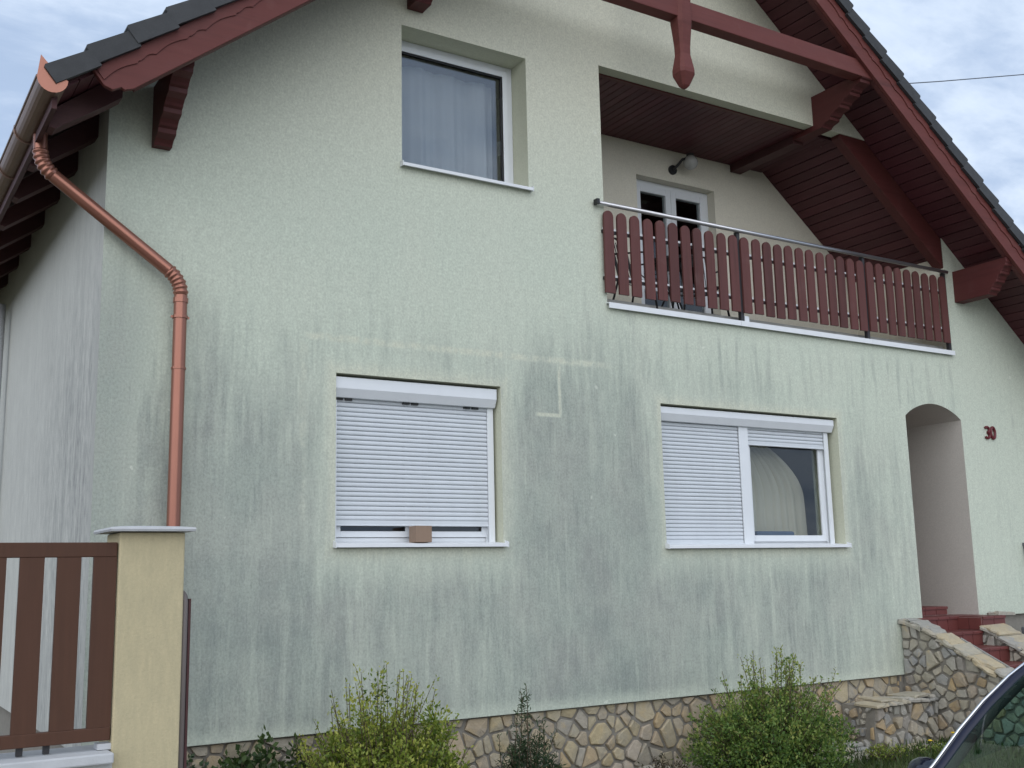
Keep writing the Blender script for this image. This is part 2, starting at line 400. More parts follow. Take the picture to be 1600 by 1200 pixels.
# ------------------------------------------------------------------ mesh helper
class MB:
    def __init__(s): s.v, s.f = [], []
    def add(s, vs, fs):
        k = len(s.v); s.v += [tuple(p) for p in vs]; s.f += [tuple(i + k for i in f) for f in fs]; return s
    def box(s, x0, x1, y0, y1, z0, z1):
        vs = [(x, y, z) for z in (z0, z1) for y in (y0, y1) for x in (x0, x1)]
        return s.add(vs, [(0, 2, 3, 1), (4, 5, 7, 6), (0, 1, 5, 4), (2, 6, 7, 3), (0, 4, 6, 2), (1, 3, 7, 5)])
    def prism(s, poly, a0, a1, fn):
        """poly of (u,v); fn(u,v,a)->xyz; a0/a1 the two ends"""
        n = len(poly)
        ar = sum(poly[i][0] * poly[(i + 1) % n][1] - poly[(i + 1) % n][0] * poly[i][1] for i in range(n))
        if ar < 0: poly = poly[::-1]
        vs = [fn(u, v, a0) for u, v in poly] + [fn(u, v, a1) for u, v in poly]
        tri = tessellate_polygon([[Vector((u, v, 0)) for u, v in poly]])
        fs = [tuple(t) for t in tri] + [tuple(i + n for i in t)[::-1] for t in tri]
        fs += [(i, (i + 1) % n, (i + 1) % n + n, i + n) for i in range(n)]
        return s.add(vs, fs)
    def tube(s, path, r, seg=10, caps=True):
        path = [Vector(p) for p in path]; n = len(path); rings = []
        prev = None
        for i, p in enumerate(path):
            d = (path[min(i + 1, n - 1)] - path[max(i - 1, 0)]).normalized()
            a = Vector((0, 0, 1)) if abs(d.z) < 0.9 else Vector((0, 1, 0))
            if prev is not None: a = prev
            e1 = (a - d * a.dot(d)).normalized(); e2 = d.cross(e1); prev = e1
            rr = r[i] if isinstance(r, (list, tuple)) else r
            rings.append([p + (e1 * math.cos(2 * math.pi * k / seg) + e2 * math.sin(2 * math.pi * k / seg)) * rr for k in range(seg)])
        vs = [q for ring in rings for q in ring]; fs = []
        for i in range(n - 1):
            for k in range(seg):
                k2 = (k + 1) % seg
                fs.append((i * seg + k, i * seg + k2, (i + 1) * seg + k2, (i + 1) * seg + k))
        if caps: fs += [tuple(range(seg))[::-1], tuple(range((n - 1) * seg, n * seg))]
        return s.add(vs, fs)
    def grid(s, rows):
        """rows: list of equal-length point lists"""
        m = len(rows[0]); vs = [p for r in rows for p in r]
        fs = [(i * m + k, i * m + k + 1, (i + 1) * m + k + 1, (i + 1) * m + k) for i in range(len(rows) - 1) for k in range(m - 1)]
        return s.add(vs, fs)
    def mesh(s, name, mat, smooth=False):
        me = bpy.data.meshes.new(name); me.from_pydata(s.v, [], s.f); me.update()
        me.materials.append(M[mat] if isinstance(mat, str) else mat)
        if smooth: me.polygons.foreach_set('use_smooth', [True] * len(me.polygons))
        return me
    def build(s, name, mat, parent=None, smooth=False, bevel=0.0, fixn=True):
        me = s.mesh(name, mat, smooth)
        if fixn:
            import bmesh
            bm = bmesh.new(); bm.from_mesh(me); bmesh.ops.recalc_face_normals(bm, faces=bm.faces[:]); bm.to_mesh(me); bm.free()
        o = link(name, me, parent)
        if bevel:
            md = o.modifiers.new('bevel', 'BEVEL'); md.width = bevel; md.segments = 2; md.limit_method = 'ANGLE'
        return o

def link(name, data, parent=None):
    o = bpy.data.objects.new(name, data); col.objects.link(o)
    if parent is not None:
        o.parent = parent
        if parent.type == 'EMPTY':
            o.matrix_parent_inverse = Matrix.Translation(parent.location).inverted()
    return o
def tag(o, label=None, cat=None, group=None, kind=None):
    if label: o['label'] = label
    if cat: o['category'] = cat
    if group: o['group'] = group
    if kind: o['kind'] = kind
    return o
def thing(name, label, cat, loc=(0, 0, 0), group=None):
    o = bpy.data.objects.new(name, None); o.location = loc; o.empty_display_size = 0.2; col.objects.link(o)
    return tag(o, label, cat, group)
def box(name, mat, parent, *b, bevel=0.0):
    return MB().box(*b).build(name, mat, parent, bevel=bevel)
def piece(name, me, parent, loc=(0, 0, 0), rot=None):
    o = link(name, me, parent); o.location = loc
    if rot: o.rotation_euler = rot
    return o

# ------------------------------------------------------------------ ground and street
GZ = -0.15
tag(MB().add([(-600, -600, GZ - 0.12), (600, -600, GZ - 0.12), (600, 600, GZ - 0.12), (-600, 600, GZ - 0.12)], [(0, 1, 2, 3)]).build('ground', 'soil'), kind='structure')
tag(box('garden_soil', 'soil', None, -12, 30, -2.2, 14, GZ - 0.11, GZ), kind='structure')
tag(box('pavement', 'paving', None, -40, 60, -3.3, -2.2, GZ - 0.11, GZ - 0.01), kind='structure')
tag(box('kerb', 'concrete', None, -40, 60, -3.42, -3.3, GZ - 0.11, GZ + 0.0), kind='structure')
tag(box('road', 'asphalt', None, -40, 60, -10, -3.42, GZ - 0.115, GZ - 0.10), kind='structure')

# ------------------------------------------------------------------ house
RX = 4.93
def zb(x): return 5.09 + 0.8 * x if x < RX else 12.97 - 0.8 * x       # underside of the roof boards
EAVE_L, EAVE_R = -0.47, 13.0
XR = 12.6
YB = 10.0
house = thing('house', 'pale green plastered gable house with dark roof, red timbers and rain-streaked front', 'house', (5, 0, GZ))

W1 = (2.346, 3.608, 4.994, 6.262)
W2 = (1.769, 3.269, 1.83, 3.185)
W3 = (5.022, 7.410, 1.805, 3.156)
BX0, BX1, BZ0, BZ1 = 4.443, 9.430, 4.03, 6.400
AX0, AX1, AZ = 8.519, 9.492, 3.25
BASE = 0.493
SIDE_X = 8.17                      # where the plaster steps up above the stone stair wall
STEP_Z = 1.04

def inside(p, poly):
    c = False; n = len(poly)
    for i in range(n):
        a, b = poly[i], poly[i - 1]
        if (a.y > p[1]) != (b.y > p[1]) and p[0] < (b.x - a.x) * (p[1] - a.y) / (b.y - a.y) + a.x: c = not c
    return c
def cdt(loops):
    vs, es = [], []
    for l in loops:
        k = len(vs); vs += [Vector((p.x, p.y)) for p in l]; es += [(k + i, k + (i + 1) % len(l)) for i in range(len(l))]
    ov, oe, of, a, b, c = delaunay_2d_cdt(vs, es, [], 0, 1e-6)
    back = [o[0] for o in a]
    out = []
    for f in of:
        m = sum((ov[i] for i in f), Vector((0, 0))) / len(f)
        if inside(m, loops[0]) and not any(inside(m, h) for h in loops[1:]): out.append(tuple(back[i] for i in f))
    return out

def facade():
    mb = MB()
    cut = BZ1; xs = (12.97 - cut) / 0.8
    arch = []
    for i in range(13):
        a = i / 12.0; xx = AX1 + (AX0 - AX1) * a
        arch.append((xx, AZ + 0.16 * math.sin(math.pi * a) ** 0.8))
    outer = [(0, BASE), (SIDE_X, BASE), (SIDE_X, STEP_Z), (AX0, STEP_Z)] + arch[::-1] + [(AX1, STEP_Z), (XR, STEP_Z), (XR, zb(XR)),
             (BX1, zb(BX1)), (BX1, BZ0), (BX0, BZ0), (BX0, BZ1), (xs, BZ1), (RX, zb(RX)), (0, zb(0))]
    holes = [[(w[0], w[2]), (w[1], w[2]), (w[1], w[3]), (w[0], w[3])] for w in (W1, W2, W3)]
    loops = [[Vector((u, v, 0)) for u, v in outer]] + [[Vector((u, v, 0)) for u, v in h] for h in holes]
    flat = [p for l in loops for p in l]
    tri = cdt(loops)
    front = MB().add([(p.x, 0, p.y) for p in flat], [tuple(t) for t in tri])
    o = front.build('front_wall', 'front', house, fixn=False)
    back = MB().add([(p.x, 0.38, p.y) for p in flat], [tuple(t) for t in tri])
    back.build('front_wall_inner_face', 'inside', house, fixn=False)
    rv = MB()
    for l in loops[1:] + [[Vector((u, v, 0)) for u, v in [(BX1, BZ0), (BX0, BZ0), (BX0, BZ1), (xs, BZ1)]]]:
        closed = abs(l[0].x - BX1) > 1e-3
        n = len(l)
        for i in range(n if closed else n - 1):
            a, c = l[i], l[(i + 1) % n]
            dp = 0.13 if (not closed and i == 2) else 0.38
            rv.add([(a.x, 0.0, a.y), (c.x, 0.0, c.y), (c.x, dp, c.y), (a.x, dp, a.y)], [(0, 1, 2, 3)])
    rv.build('window_reveal', 'reveal', house, fixn=False)
    rest = MB()
    seq = [(0, BASE), (SIDE_X, BASE), (SIDE_X, STEP_Z), (AX0, STEP_Z)]
    for a, c in zip(seq[:-1], seq[1:]):
        rest.add([(a[0], 0.0, a[1]), (c[0], 0.0, c[1]), (c[0], 0.38, c[1]), (a[0], 0.38, a[1])], [(0, 1, 2, 3)])
    rest.add([(AX1, 0, STEP_Z), (XR, 0, STEP_Z), (XR, .38, STEP_Z), (AX1, .38, STEP_Z)], [(0, 1, 2, 3)])
    rest.build('wall_foot', 'front', house, fixn=False)
    # porch: tunnel behind the arch
    pm = MB(); D = 2.0
    prof = [(AX0, STEP_Z)] + [(xx, zz) for xx, zz in arch[::-1]] + [(AX1, STEP_Z)]
    rows = [[(u, 0.0, v) for u, v in prof], [(u, D, v) for u, v in prof]]
    pm.grid(rows)
    pm.add([(AX0 - .1, D, STEP_Z), (AX1 + .1, D, STEP_Z), (AX1 + .1, D, AZ + .3), (AX0 - .1, D, AZ + .3)], [(0, 1, 2, 3)])
    pm.build('porch_wall', 'porch', house, fixn=False)
facade()
# other walls
box('side_wall', 'side', house, 0.0, 0.38, 0.0005, YB, BASE, zb(0) - 0.02)
MB().add([(0.001, 0.38, BASE), (0.001, YB, BASE), (0.38, YB, BASE), (0.38, 0.38, BASE)], [(0, 1, 2, 3)]).build('side_wall_foot', 'side', house)
box('far_side_wall', 'side', house, XR - 0.38, XR, 0.38, YB, GZ, zb(XR) - 0.02)
MB().prism([(0.0, GZ), (XR, GZ), (XR, zb(XR) - .03), (RX, zb(RX) - .03), (0.0, zb(0) - .03)], YB - 0.3, YB + 0.001, lambda u, v, a: (u, a, v)).build('rear_wall', 'side', house)
box('floor_slab', 'inside', house, 0.39, XR - 0.39, 0.385, YB - 0.31, 3.75, 4.0)
box('ground_slab', 'inside', house, 0.39, XR - 0.39, 0.385, YB - 0.31, 0.55, 0.80)
box('room_divider', 'inside', house, 4.2, 4.35, 0.385, 6.0, 0.81, 3.74)
box('room_rear_wall', 'inside', house, 0.39, 8.4, 4.4, 4.5, 0.81, 3.74)
box('porch_side_wall', 'inside', house, AX0 - .14, AX0 - .02, 0.385, 4.38, 0.81, 3.74)
MB().prism([(0.40, 4.01), (4.2, 4.01), (4.2, zb(4.2) - .1), (0.40, zb(.40) - .1)], 4.4, 4.5, lambda u, v, a: (u, a, v)).build('attic_rear_wall', 'inside', house)

# balcony recess
BD = 1.32
DX0, DX1, DZ1 = 5.93, 7.10, 6.02
def balcony_recess():
    lin = lambda x: 12.74 - 0.8 * x
    outer = [(BX0 - .01, 3.9), (BX1 + .4, 3.9), (BX1 + .4, lin(BX1 + .4)), ((12.74 - 6.42) / .8, 6.42), (BX0 - .01, 6.42)]
    hole = [(DX0, 4.06), (DX1, 4.06), (DX1, DZ1), (DX0, DZ1)]
    loops = [[Vector((u, v, 0)) for u, v in outer], [Vector((u, v, 0)) for u, v in hole]]
    flat = [p for l in loops for p in l]; tri = cdt(loops)
    MB().add([(p.x, BD, p.y) for p in flat], [tuple(t) for t in tri]).build('balcony_back_wall', 'balcony_wall', house, fixn=False)
    rv = MB(); n = 4
    for i in range(4):
        a, c = loops[1][i], loops[1][(i + 1) % 4]
        rv.add([(a.x, BD, a.y), (c.x, BD, c.y), (c.x, BD + .2, c.y), (a.x, BD + .2, a.y)], [(0, 1, 2, 3)])
    rv.build('balcony_door_reveal', 'balcony_wall', house, fixn=False)
    box('balcony_side_wall', 'balcony_wall', house, BX0 - 0.2, BX0 - 0.002, 0.385, BD + 0.2, 4.005, 6.6)
    MB().prism([(BX1 + .002, 4.005), (BX1 + .38, 4.005), (BX1 + .38, lin(BX1 + .38)), (BX1 + .002, lin(BX1 + .002))], 0.004, BD + .2, lambda u, v, a: (u, a, v)).build('balcony_end_wall', 'balcony_wall', house)
    box('balcony_floor', 'concrete', house, BX0 + .002, BX1 - .002, 0.03, BD - 0.002, 3.95, 4.06)
    box('balcony_kerb', 'concrete', house, BX0 + .004, BX1 - .004, 0.10, 0.24, 4.06, 4.125)
    # flat boarded ceiling
    ceil = box('balcony_ceiling', 'board', house, BX0 - 0.1, 8.0, 0.385, BD + .1, 6.47, 6.52)
    me = MB().box(0, 0.088, 0.185, BD - 0.003, 0, 0.028).mesh('ceiling_board', 'board')
    x = BX0 + 0.006
    while x < 7.86:
        piece('board', me, ceil, (x, 0, 6.396)); x += 0.096
    box('ceiling_trim', 'beam', house, BX0 + .004, 7.36, 0.131, 0.18, 6.385, 6.46)
    # sloping lining
    lin_o = MB().prism([(7.80, lin(7.80) + .06), (BX1 + .5, lin(BX1 + .5) + .06), (BX1 + .5, lin(BX1 + .5) + .10), (7.80, lin(7.80) + .10)], 0.1, BD + .1, lambda u, v, a: (u, a, v)).build('balcony_lining', 'board', house)
    ang = math.atan(0.8)
    me = MB().box(0, 0.110, 0.13, BD - 0.003, 0, 0.026).mesh('lining_board', 'board')
    x = 7.90
    while x < BX1 + 0.05:
        piece('board', me, lin_o, (x, 0, lin(x)), (0, ang, 0)); x += 0.120 * math.cos(ang)
balcony_recess()

# balcony door
def balcony_door():
    y0, y1 = BD + 0.12, BD + 0.19
    o = MB()
    o.box(DX0, DX0 + .06, y0, y1, 4.06, DZ1); o.box(DX1 - .06, DX1, y0, y1, 4.06, DZ1); o.box(DX0 + .06, DX1 - .06, y0, y1, DZ1 - .06, DZ1); o.box(DX0 + .06, DX1 - .06, y0, y1, 4.06, 4.10)
    d = o.build('balcony_door', 'pvc', house, bevel=0.004)
    xm = (DX0 + DX1) / 2
    for a, c in ((DX0 + .062, xm - .002), (xm + .002, DX1 - .062)):
        l = MB(); yy = y0 - .015
        for q in ((a, a + .075, 4.11, DZ1 - .062), (c - .075, c, 4.11, DZ1 - .062), (a + .075, c - .075, DZ1 - .14, DZ1 - .062), (a + .075, c - .075, 4.11, 4.22), (a + .075, c - .075, 4.72, 4.80)):
            l.box(q[0], q[1], yy, y1 - .02, q[2], q[3])
        l.build('door_leaf', 'pvc', d, bevel=0.004)
        MB().box(a + .075, c - .075, y0 + .012, y0 + .022, 4.80, DZ1 - .14).build('pane', 'glass', d)
        MB().box(a + .075, c - .075, y0 + .012, y0 + .022, 4.22, 4.72).build('pane', 'glass', d)
    box('handle', 'pvc', d, xm - .05, xm - .03, y0 - .06, y0 - .02, 5.0, 5.13)
    MB().prism([(4.4, 4.01), (9.4, 4.01), (9.4, zb(9.4) - .1), (8.4, zb(8.4) - .1), (4.4, zb(8.4) - .1)], 4.4, 4.5, lambda u, v, a: (u, a, v)).build('attic_room_wall', 'inside', house)
balcony_door()

# ------------------------------------------------------------------ roof
roof = MB()
ang = math.atan(0.8)
def deck_prism(x0, x1, dz0, dz1, y0, y1):
    return [(x0, zb(x0) + dz0), (x1, zb(x1) + dz0), (x1, zb(x1) + dz1), (x0, zb(x0) + dz1)]
xz = lambda u, v, a: (u, a, v)
roof.prism([(EAVE_L, zb(EAVE_L) + .022), (RX, zb(RX) + .022), (EAVE_R, zb(EAVE_R) + .022), (EAVE_R, zb(EAVE_R) + .06), (RX, zb(RX) + .06), (EAVE_L, zb(EAVE_L) + .06)], -0.715, YB + 0.4, xz)
roof_o = roof.build('roof', 'tail', house)
# soffit boards outside, running along the eave direction
def soffit(x0, x1, name):
    so = MB().prism([(x0, zb(x0) + .0222), (x1, zb(x1) + .0222), (x1, zb(x1) + .0262), (x0, zb(x0) + .0262)], -0.70, 0.0, xz).build(name, 'board', house)
    sgn = 1 if x0 < RX - 0.01 else -1
    me = MB().box(0, 0.112, -0.705, 0.02, 0.0, 0.021).mesh('soffit_board', 'board')
    n = int((x1 - x0) / math.cos(ang) / 0.122)
    for i in range(n):
        x = x0 + i * 0.122 * math.cos(ang)
        piece('board', me, so, (x, 0, zb(x)), (0, -sgn * ang, 0))
soffit(EAVE_L + 0.05, RX, 'soffit_facing_gutter_side')
soffit(RX + 0.02, EAVE_R - .05, 'soffit_over_balcony')
# field of tiles (saw-tooth courses)
def tile_field(sgn):
    L = 0.245
    x0 = EAVE_L if sgn > 0 else EAVE_R
    n = int(abs(RX - x0) / L)
    prof = []
    for i in range(n):
        xa, xb = x0 + sgn * i * L, x0 + sgn * (i + 1) * L
        prof.append((xa, zb(xa) + 0.155)); prof.append((xb, zb(xb) + 0.120))
    prof += [(x0 + sgn * n * L, zb(x0 + sgn * n * L) + .065), (x0, zb(x0) + .065)]
    MB().prism(prof, -0.50, YB + 0.4, xz).build('tile_field', 'tile', roof_o)
    # verge tiles, one by one
    d = Vector((sgn, 0, 0.8)).normalized(); nrm = Vector((-0.8 * sgn, 0, 1)).normalized()
    ln = 0.325
    pr = [(0, -.010), (ln, -.034), (ln, .080), (ln - .012, .086), (0.012, .122), (0, .110)]
    vt = MB().prism(pr, -0.80, -0.765, lambda u, v, a: tuple(d * u + nrm * v + Vector((0, a, 0))))
    pr2 = [(0.0, .085), (ln, .06), (ln, .080), (ln - .012, .086), (0.012, .1218), (0, .11)]
    vt.prism(pr2, -0.766, -0.505, lambda u, v, a: tuple(d * u + nrm * v + Vector((0, a, 0))))
    me = vt.mesh('verge_tile', 'tile')
    r = random.Random(3)
    for i in range(n):
        xa = x0 + sgn * i * L - sgn * 0.02
        piece('verge_tile', me, roof_o, (xa, r.uniform(-.006, .006), zb(xa) + 0.045 + r.uniform(-.004, .004)), (0, r.uniform(-.008, .008), 0))
tile_field(1); tile_field(-1)
MB().tube([(RX, -0.82, zb(RX) + 0.12), (RX, YB + .4, zb(RX) + 0.12)], 0.11, 12).build('ridge_tile', 'tile', roof_o)

# bargeboards with scalloped upper trim
def barge(sgn):
    d = Vector((sgn, 0, 0.8)).normalized(); 
    x0 = -0.25 if sgn > 0 else EAVE_R
    Ltot = abs(RX - x0) / math.cos(ang)
    o = Vector((x0, 0, zb(x0)))
    vv = Vector((-0.8 * sgn, 0, 1)).normalized()
    fn = lambda u, v, a: tuple(o + d * u + vv * v + Vector((0, a, 0)))
    body = [(0, .02), (Ltot, .02), (Ltot, -.205), (0.16, -.205), (0.10, -.185), (0.09, -.16), (0.03, -.15), (0, -.10)]
    b = MB().prism(body, -0.750, -0.712, fn).build('bargeboard', 'barge', house, bevel=0.004)
    MB().prism([(0.18, -.165), (Ltot - .1, -.165), (Ltot - .1, -.205), (0.18, -.205)], -0.7118, -0.66, fn).build('barge_batten', 'beam', b)
    pts = [(Ltot, .019), (0.02, .019), (0.02, -.05)]
    u = 0.02; per = 0.42
    while u < Ltot - per:
        for k in range(9):
            a = k / 8.0; pts.append((u + a * per * 0.62, -.052 - 0.020 * (1 - math.sin(math.pi * a))))
        for k in range(1, 5):
            a = k / 5.0; pts.append((u + per * (0.62 + 0.10 * a), -.075 + 0.014 * math.sin(math.pi * a)))
        for k in range(1, 6):
            a = k / 5.0; pts.append((u + per * (0.72 + 0.28 * a), -.075 + 0.022 * math.sin(math.pi * a)))
        u += per
    pts += [(Ltot, -.07)]
    MB().prism(pts, -0.759, -0.7502, fn).build('scalloped_trim', 'barge', b)
barge(1); barge(-1)

# tie beam with pendant between the bargeboards
zt0, zt1 = 6.685, 6.868
tie = MB().prism([(RX - 2.62, zt0), (RX + 2.62, zt0), (RX + 2.48, zt1), (RX - 2.48, zt1)], -0.711, -0.575, xz).build('tie_beam', 'barge', house, bevel=0.006)
def pendant():
    secs = [(zb(RX) - .3, .085), (7.0, .085), (6.64, .085), (6.60, .080), (6.42, .064), (6.33, .062), (6.18, .088), (6.14, .088), (6.03, .042), (6.005, .018)]
    rows = []
    for z, h in secs:
        c = h * 0.62
        rows.append([(RX + sx * (h if e else c), -0.655 + sy * (c if e else h), z) for sx, sy, e in
                     ((-1, -1, 1), (-1, -1, 0), (1, -1, 0), (1, -1, 1), (1, 1, 1), (1, 1, 0), (-1, 1, 0), (-1, 1, 1), (-1, -1, 1))])
    mb = MB().grid(rows); n = len(rows[0]); k = (len(rows) - 1) * n
    mb.f.append(tuple(range(k, k + 8)))
    mb.build('pendant_post', 'barge', house)
pendant()

# carved purlin ends
def bracket(x0, x1, ztop, flat, h, name='purlin_bracket', reach=0.705, inner=0.3):
    n = 4; pts = [(inner, 0), (-reach, 0), (-reach, -.055)]
    y = -reach; z = -.055
    dy = (reach - flat) / n; dz = (h - .055) / n
    for i in range(n):
        pts += [(y + dy * .18, z - dz * .10), (y + dy * .22, z - dz * .42), (y + dy * .42, z - dz * .52), (y + dy * .72, z - dz * .62), (y + dy * .92, z - dz * .82), (y + dy, z - dz)]
        y += dy; z -= dz
    pts += [(inner, -h)]
    return MB().prism(pts, x0, x1, lambda u, v, a: (a, u, ztop + v)).build(name, 'bracket', house, bevel=0.006)
bracket(0.305, 0.437, 5.22, 0.07, 0.475, reach=0.60)
bracket(2.40, 2.55, 6.86, 0.16, 0.44)
bracket(7.375, 7.53, 6.735, 0.12, 0.395)
bracket(9.585, 9.75, 5.03, 0.44, 0.375)
# purlin seen under the balcony ceiling, with a rounded inner end
MB().prism([(0.0, 6.305), (BD - .01, 6.305), (BD - .01, 6.47), (0.0, 6.47)], 7.372, 7.533, lambda u, v, a: (a, u + 0.301 if u < .1 else u, v)).build('purlin', 'tail', house)
# trimmer rafter along the slope, in the plane of the front wall
xa, xb = 7.62, BX1 + 0.12
raf = lambda x, k: k - 0.8 * x
MB().prism([(7.80, raf(7.80, 12.60)), (xb, raf(xb, 12.60)), (xb, raf(xb, 12.955)), (8.215, raf(8.215, 12.955)), (8.215, 6.398), (7.80, 6.398)], 0.004, 0.125, xz).build('trimmer_rafter', 'beam', house, bevel=0.005)
for yy in (-0.62,):
    pass

# eave on the side: rafter tails, fascia, gutter, brackets
def side_eave():
    t_ = MB().prism([(EAVE_L - .02, zb(EAVE_L) + .03), (EAVE_L + .012, zb(EAVE_L) + .03), (EAVE_L + .012, zb(EAVE_L) - .11), (EAVE_L - .02, zb(EAVE_L) - .11)], -0.70, YB, xz)
    t_.build('eave_fascia', 'tail', house)
    for i in range(12):
        y = -0.42 + i * 0.78
        MB().prism([(EAVE_L + .013, zb(EAVE_L) - .01), (0.0, zb(0) - .004), (0.0, zb(0) - .19), (-.10, zb(-.10) - .19), (EAVE_L + .05, zb(EAVE_L) - .13), (EAVE_L + .013, zb(EAVE_L) - .12)], y, y + 0.13, xz).build('rafter_tail', 'tail', house)
    gx, gz, r = -0.505, 4.765, 0.090
    prof = []
    for k in range(13):
        a = math.pi + math.pi * k / 12
        prof.append((gx + r * math.cos(a), gz + r * math.sin(a)))
    prof2 = [(gx + (r - .006) * math.cos(math.pi + math.pi * k / 12), gz + (r - .006) * math.sin(math.pi + math.pi * k / 12)) for k in range(13)]
    g = MB().prism(prof + prof2[::-1], -0.78, YB, xz)
    g.tube([(gx - r, -0.78, gz + .004), (gx - r, YB, gz + .004)], 0.010, 8)
    go = g.build('gutter', 'gutter', house)
    end = [(gx + r * math.cos(math.pi + math.pi * k / 12) * 1.03, gz + r * math.sin(math.pi + math.pi * k / 12) * 1.03) for k in range(13)]
    MB().prism(end + [(gx + .05, gz + .035), (gx - .01, gz + .075), (gx - r * .85, gz + .145)], -0.790, -0.7802, xz).build('gutter_end_cap', 'copper', go)
    for i in range(11):
        y = 0.16 + i * 0.78
        st = MB().tube([(gx + 1.06 * r * math.cos(math.pi * (0.92 + 1.1 * k / 12)), y, gz + 1.06 * r * math.sin(math.pi * (0.92 + 1.1 * k / 12))) for k in range(13)], 0.007, 6)
        st.build('gutter_bracket', 'gutter', go)
    # downpipe: outlet, elbow, slanting run, elbow, vertical run
    P0 = Vector((gx + .05, -0.03, gz - r + .01)); P1 = Vector((-0.445, -0.04, 4.455)); P2 = Vector((0.520, -0.12, 3.735)); P3 = Vector((0.520, -0.12, 0.2))
    def arc(a, b, c, rad=0.11, n=7):
        d1 = (a - b).normalized(); d2 = (c - b).normalized(); s0, s1 = b + d1 * rad, b + d2 * rad
        return [s0 * (1 - u) ** 2 + b * (2 * u * (1 - u)) + s1 * u * u for u in [k / (n - 1) for k in range(n)]]
    A1 = arc(P0, P1, P2); A2 = arc(P1, P2, P3)
    R_ = 0.047
    dp = MB().tube([P0] + A1[:1], R_, 18).tube([A1[-1], A2[0]], R_, 18).tube([A2[-1], P3], R_, 18).build('downpipe', 'copper', house, smooth=True)
    md = dp.modifiers.new('edge', 'EDGE_SPLIT'); md.split_angle = math.radians(50)
    for A in (A1, A2):
        pth, rr = [], []
        for i in range(len(A) - 1):
            for k in range(4):
                u = k / 4.0; pth.append(A[i].lerp(A[i + 1], u)); rr.append(R_ + (0.007 if k in (1, 2) else -0.001))
        pth.append(A[-1]); rr.append(R_)
        MB().tube(pth, rr, 18).build('elbow', 'copper', dp, smooth=True)
    MB().tube([P2 + Vector((0, 0, -.13)), P2 + Vector((0, 0, -.165))], R_ + .006, 18).build('socket_ring', 'copper', dp, smooth=False)
    MB().tube([Vector((.52, -.12, 3.10)), Vector((.52, -.12, 3.085))], R_ + .005, 18).build('socket_ring', 'copper', dp)
    cl = MB().tube([Vector((.52, -.12, 3.475)), Vector((.52, -.12, 3.455))], R_ + .008, 18)
    cl.box(.455, .585, -.125, -.112, 3.457, 3.473); cl.box(.513, .527, -.12, 0.0, 3.457, 3.473)
    cl.build('pipe_clamp', 'copper', dp)
    MB().tube([(-.10, 4.62, 4.55), (-.10, 4.62, 0.3)], 0.045, 12).build('grey_side_pipe', 'grey_pipe', house, smooth=True)
side_eave()

# ------------------------------------------------------------------ windows
def sill(parent, x0, x1, z, y1=0.16, drop=0.028, name='sill'):
    o = MB().prism([(-0.055, z), (y1, z + .02), (y1, z - .01), (-0.040, z - .012), (-0.044, z - drop), (-0.055, z - drop)], x0 - .012, x1 + .012, lambda u, v, a: (a, u, v)).build(name, 'sill', parent, bevel=0.002)
    for a, c in ((x0 - .018, x0 - .0125), (x1 + .0125, x1 + .018)):
        MB().prism([(-0.060, z - drop - .004), (-0.060, z + .008), (-.045, z + .016), (y1 - .1, z + .034), (y1 - .1, z - .02)], a, c, lambda u, v, a_: (a_, u, v)).build('sill_end_cap', 'sill', o)
    return o
def frame(mb, x0, x1, z0, z1, w, y0, y1):
    mb.box(x0, x0 + w, y0, y1, z0, z1).box(x1 - w, x1, y0, y1, z0, z1).box(x0 + w, x1 - w, y0, y1, z1 - w, z1).box(x0 + w, x1 - w, y0, y1, z0, z0 + w)
    return mb

def upper_window():
    x0, x1, z0, z1 = W1
    o = frame(MB(), x0, x1, z0 + .02, z1, .062, .245, .315).build('upper_window', 'pvc', house, bevel=0.005)
    frame(MB(), x0 + .055, x1 - .055, z0 + .075, z1 - .055, .052, .232, .2448).build('sash', 'pvc', o, bevel=0.004)
    frame(MB(), x0 + .1072, x1 - .1072, z0 + .1272, z1 - .1072, .012, .250, .262).build('gasket', 'black', o)
    MB().box(x0 + .11, x1 - .11, .264, .272, z0 + .13, z1 - .11).build('pane', 'glass_up', o)
    sill(o, x0, x1, z0 + .012, .24)
    box('handle', 'steel', o, x1 - .10, x1 - .085, .32, .36, 5.42, 5.56)
    c = MB(); rows = []
    r = random.Random(5); ph = [r.uniform(0, 6.3) for _ in range(6)]
    xs = [x0 - .05 + (x1 - .085 - x0 + .05) * i / 110 for i in range(111)]
    for zz in (z0 + .0, z0 + .45, z0 + .9, z1 - .115):
        amp = 1.25 - 0.5 * (zz - z0)
        rows.append([(x, .46 + amp * (.034 * math.sin(27 * x + ph[0] + 3 * math.sin(3.1 * x)) + .012 * math.sin(57 * x + ph[1]) + .010 * math.sin(11 * x + ph[2])), zz) for x in xs])
    co = c.grid(rows).build('sheer_curtain', 'curtain', None, smooth=True, fixn=False)
    tag(co, 'sheer whitish curtain hanging behind the single upper window pane', 'curtain')
upper_window()

slat_cache = {}
def roller(x0, x1, ztop, zbot, y, parent, pitch=0.037):
    key = round(x1 - x0, 3)
    if key not in slat_cache:
        prof = [(0.0, 0.0), (-.006, .003), (-.0095, .010), (-.0100, .018), (-.0085, .026), (-.004, .033), (0.0, .0345), (.004, .0345), (.004, 0.0)]
        slat_cache[key] = MB().prism(prof, 0, x1 - x0, lambda u, v, a: (a, u, v)).mesh('shutter_slat', 'shutter')
    z = zbot + 0.045
    MB().prism([(0.006, 0), (-.012, 0), (-.014, .006), (-.012, .012), (-.009, .014), (-.009, .044), (.006, .044)], x0, x1, lambda u, v, a: (a, y + u, zbot + v)).build('bottom_rail', 'shutter', parent)
    while z < ztop:
        piece('slat', slat_cache[key], parent, (x0, y, z)); z += pitch

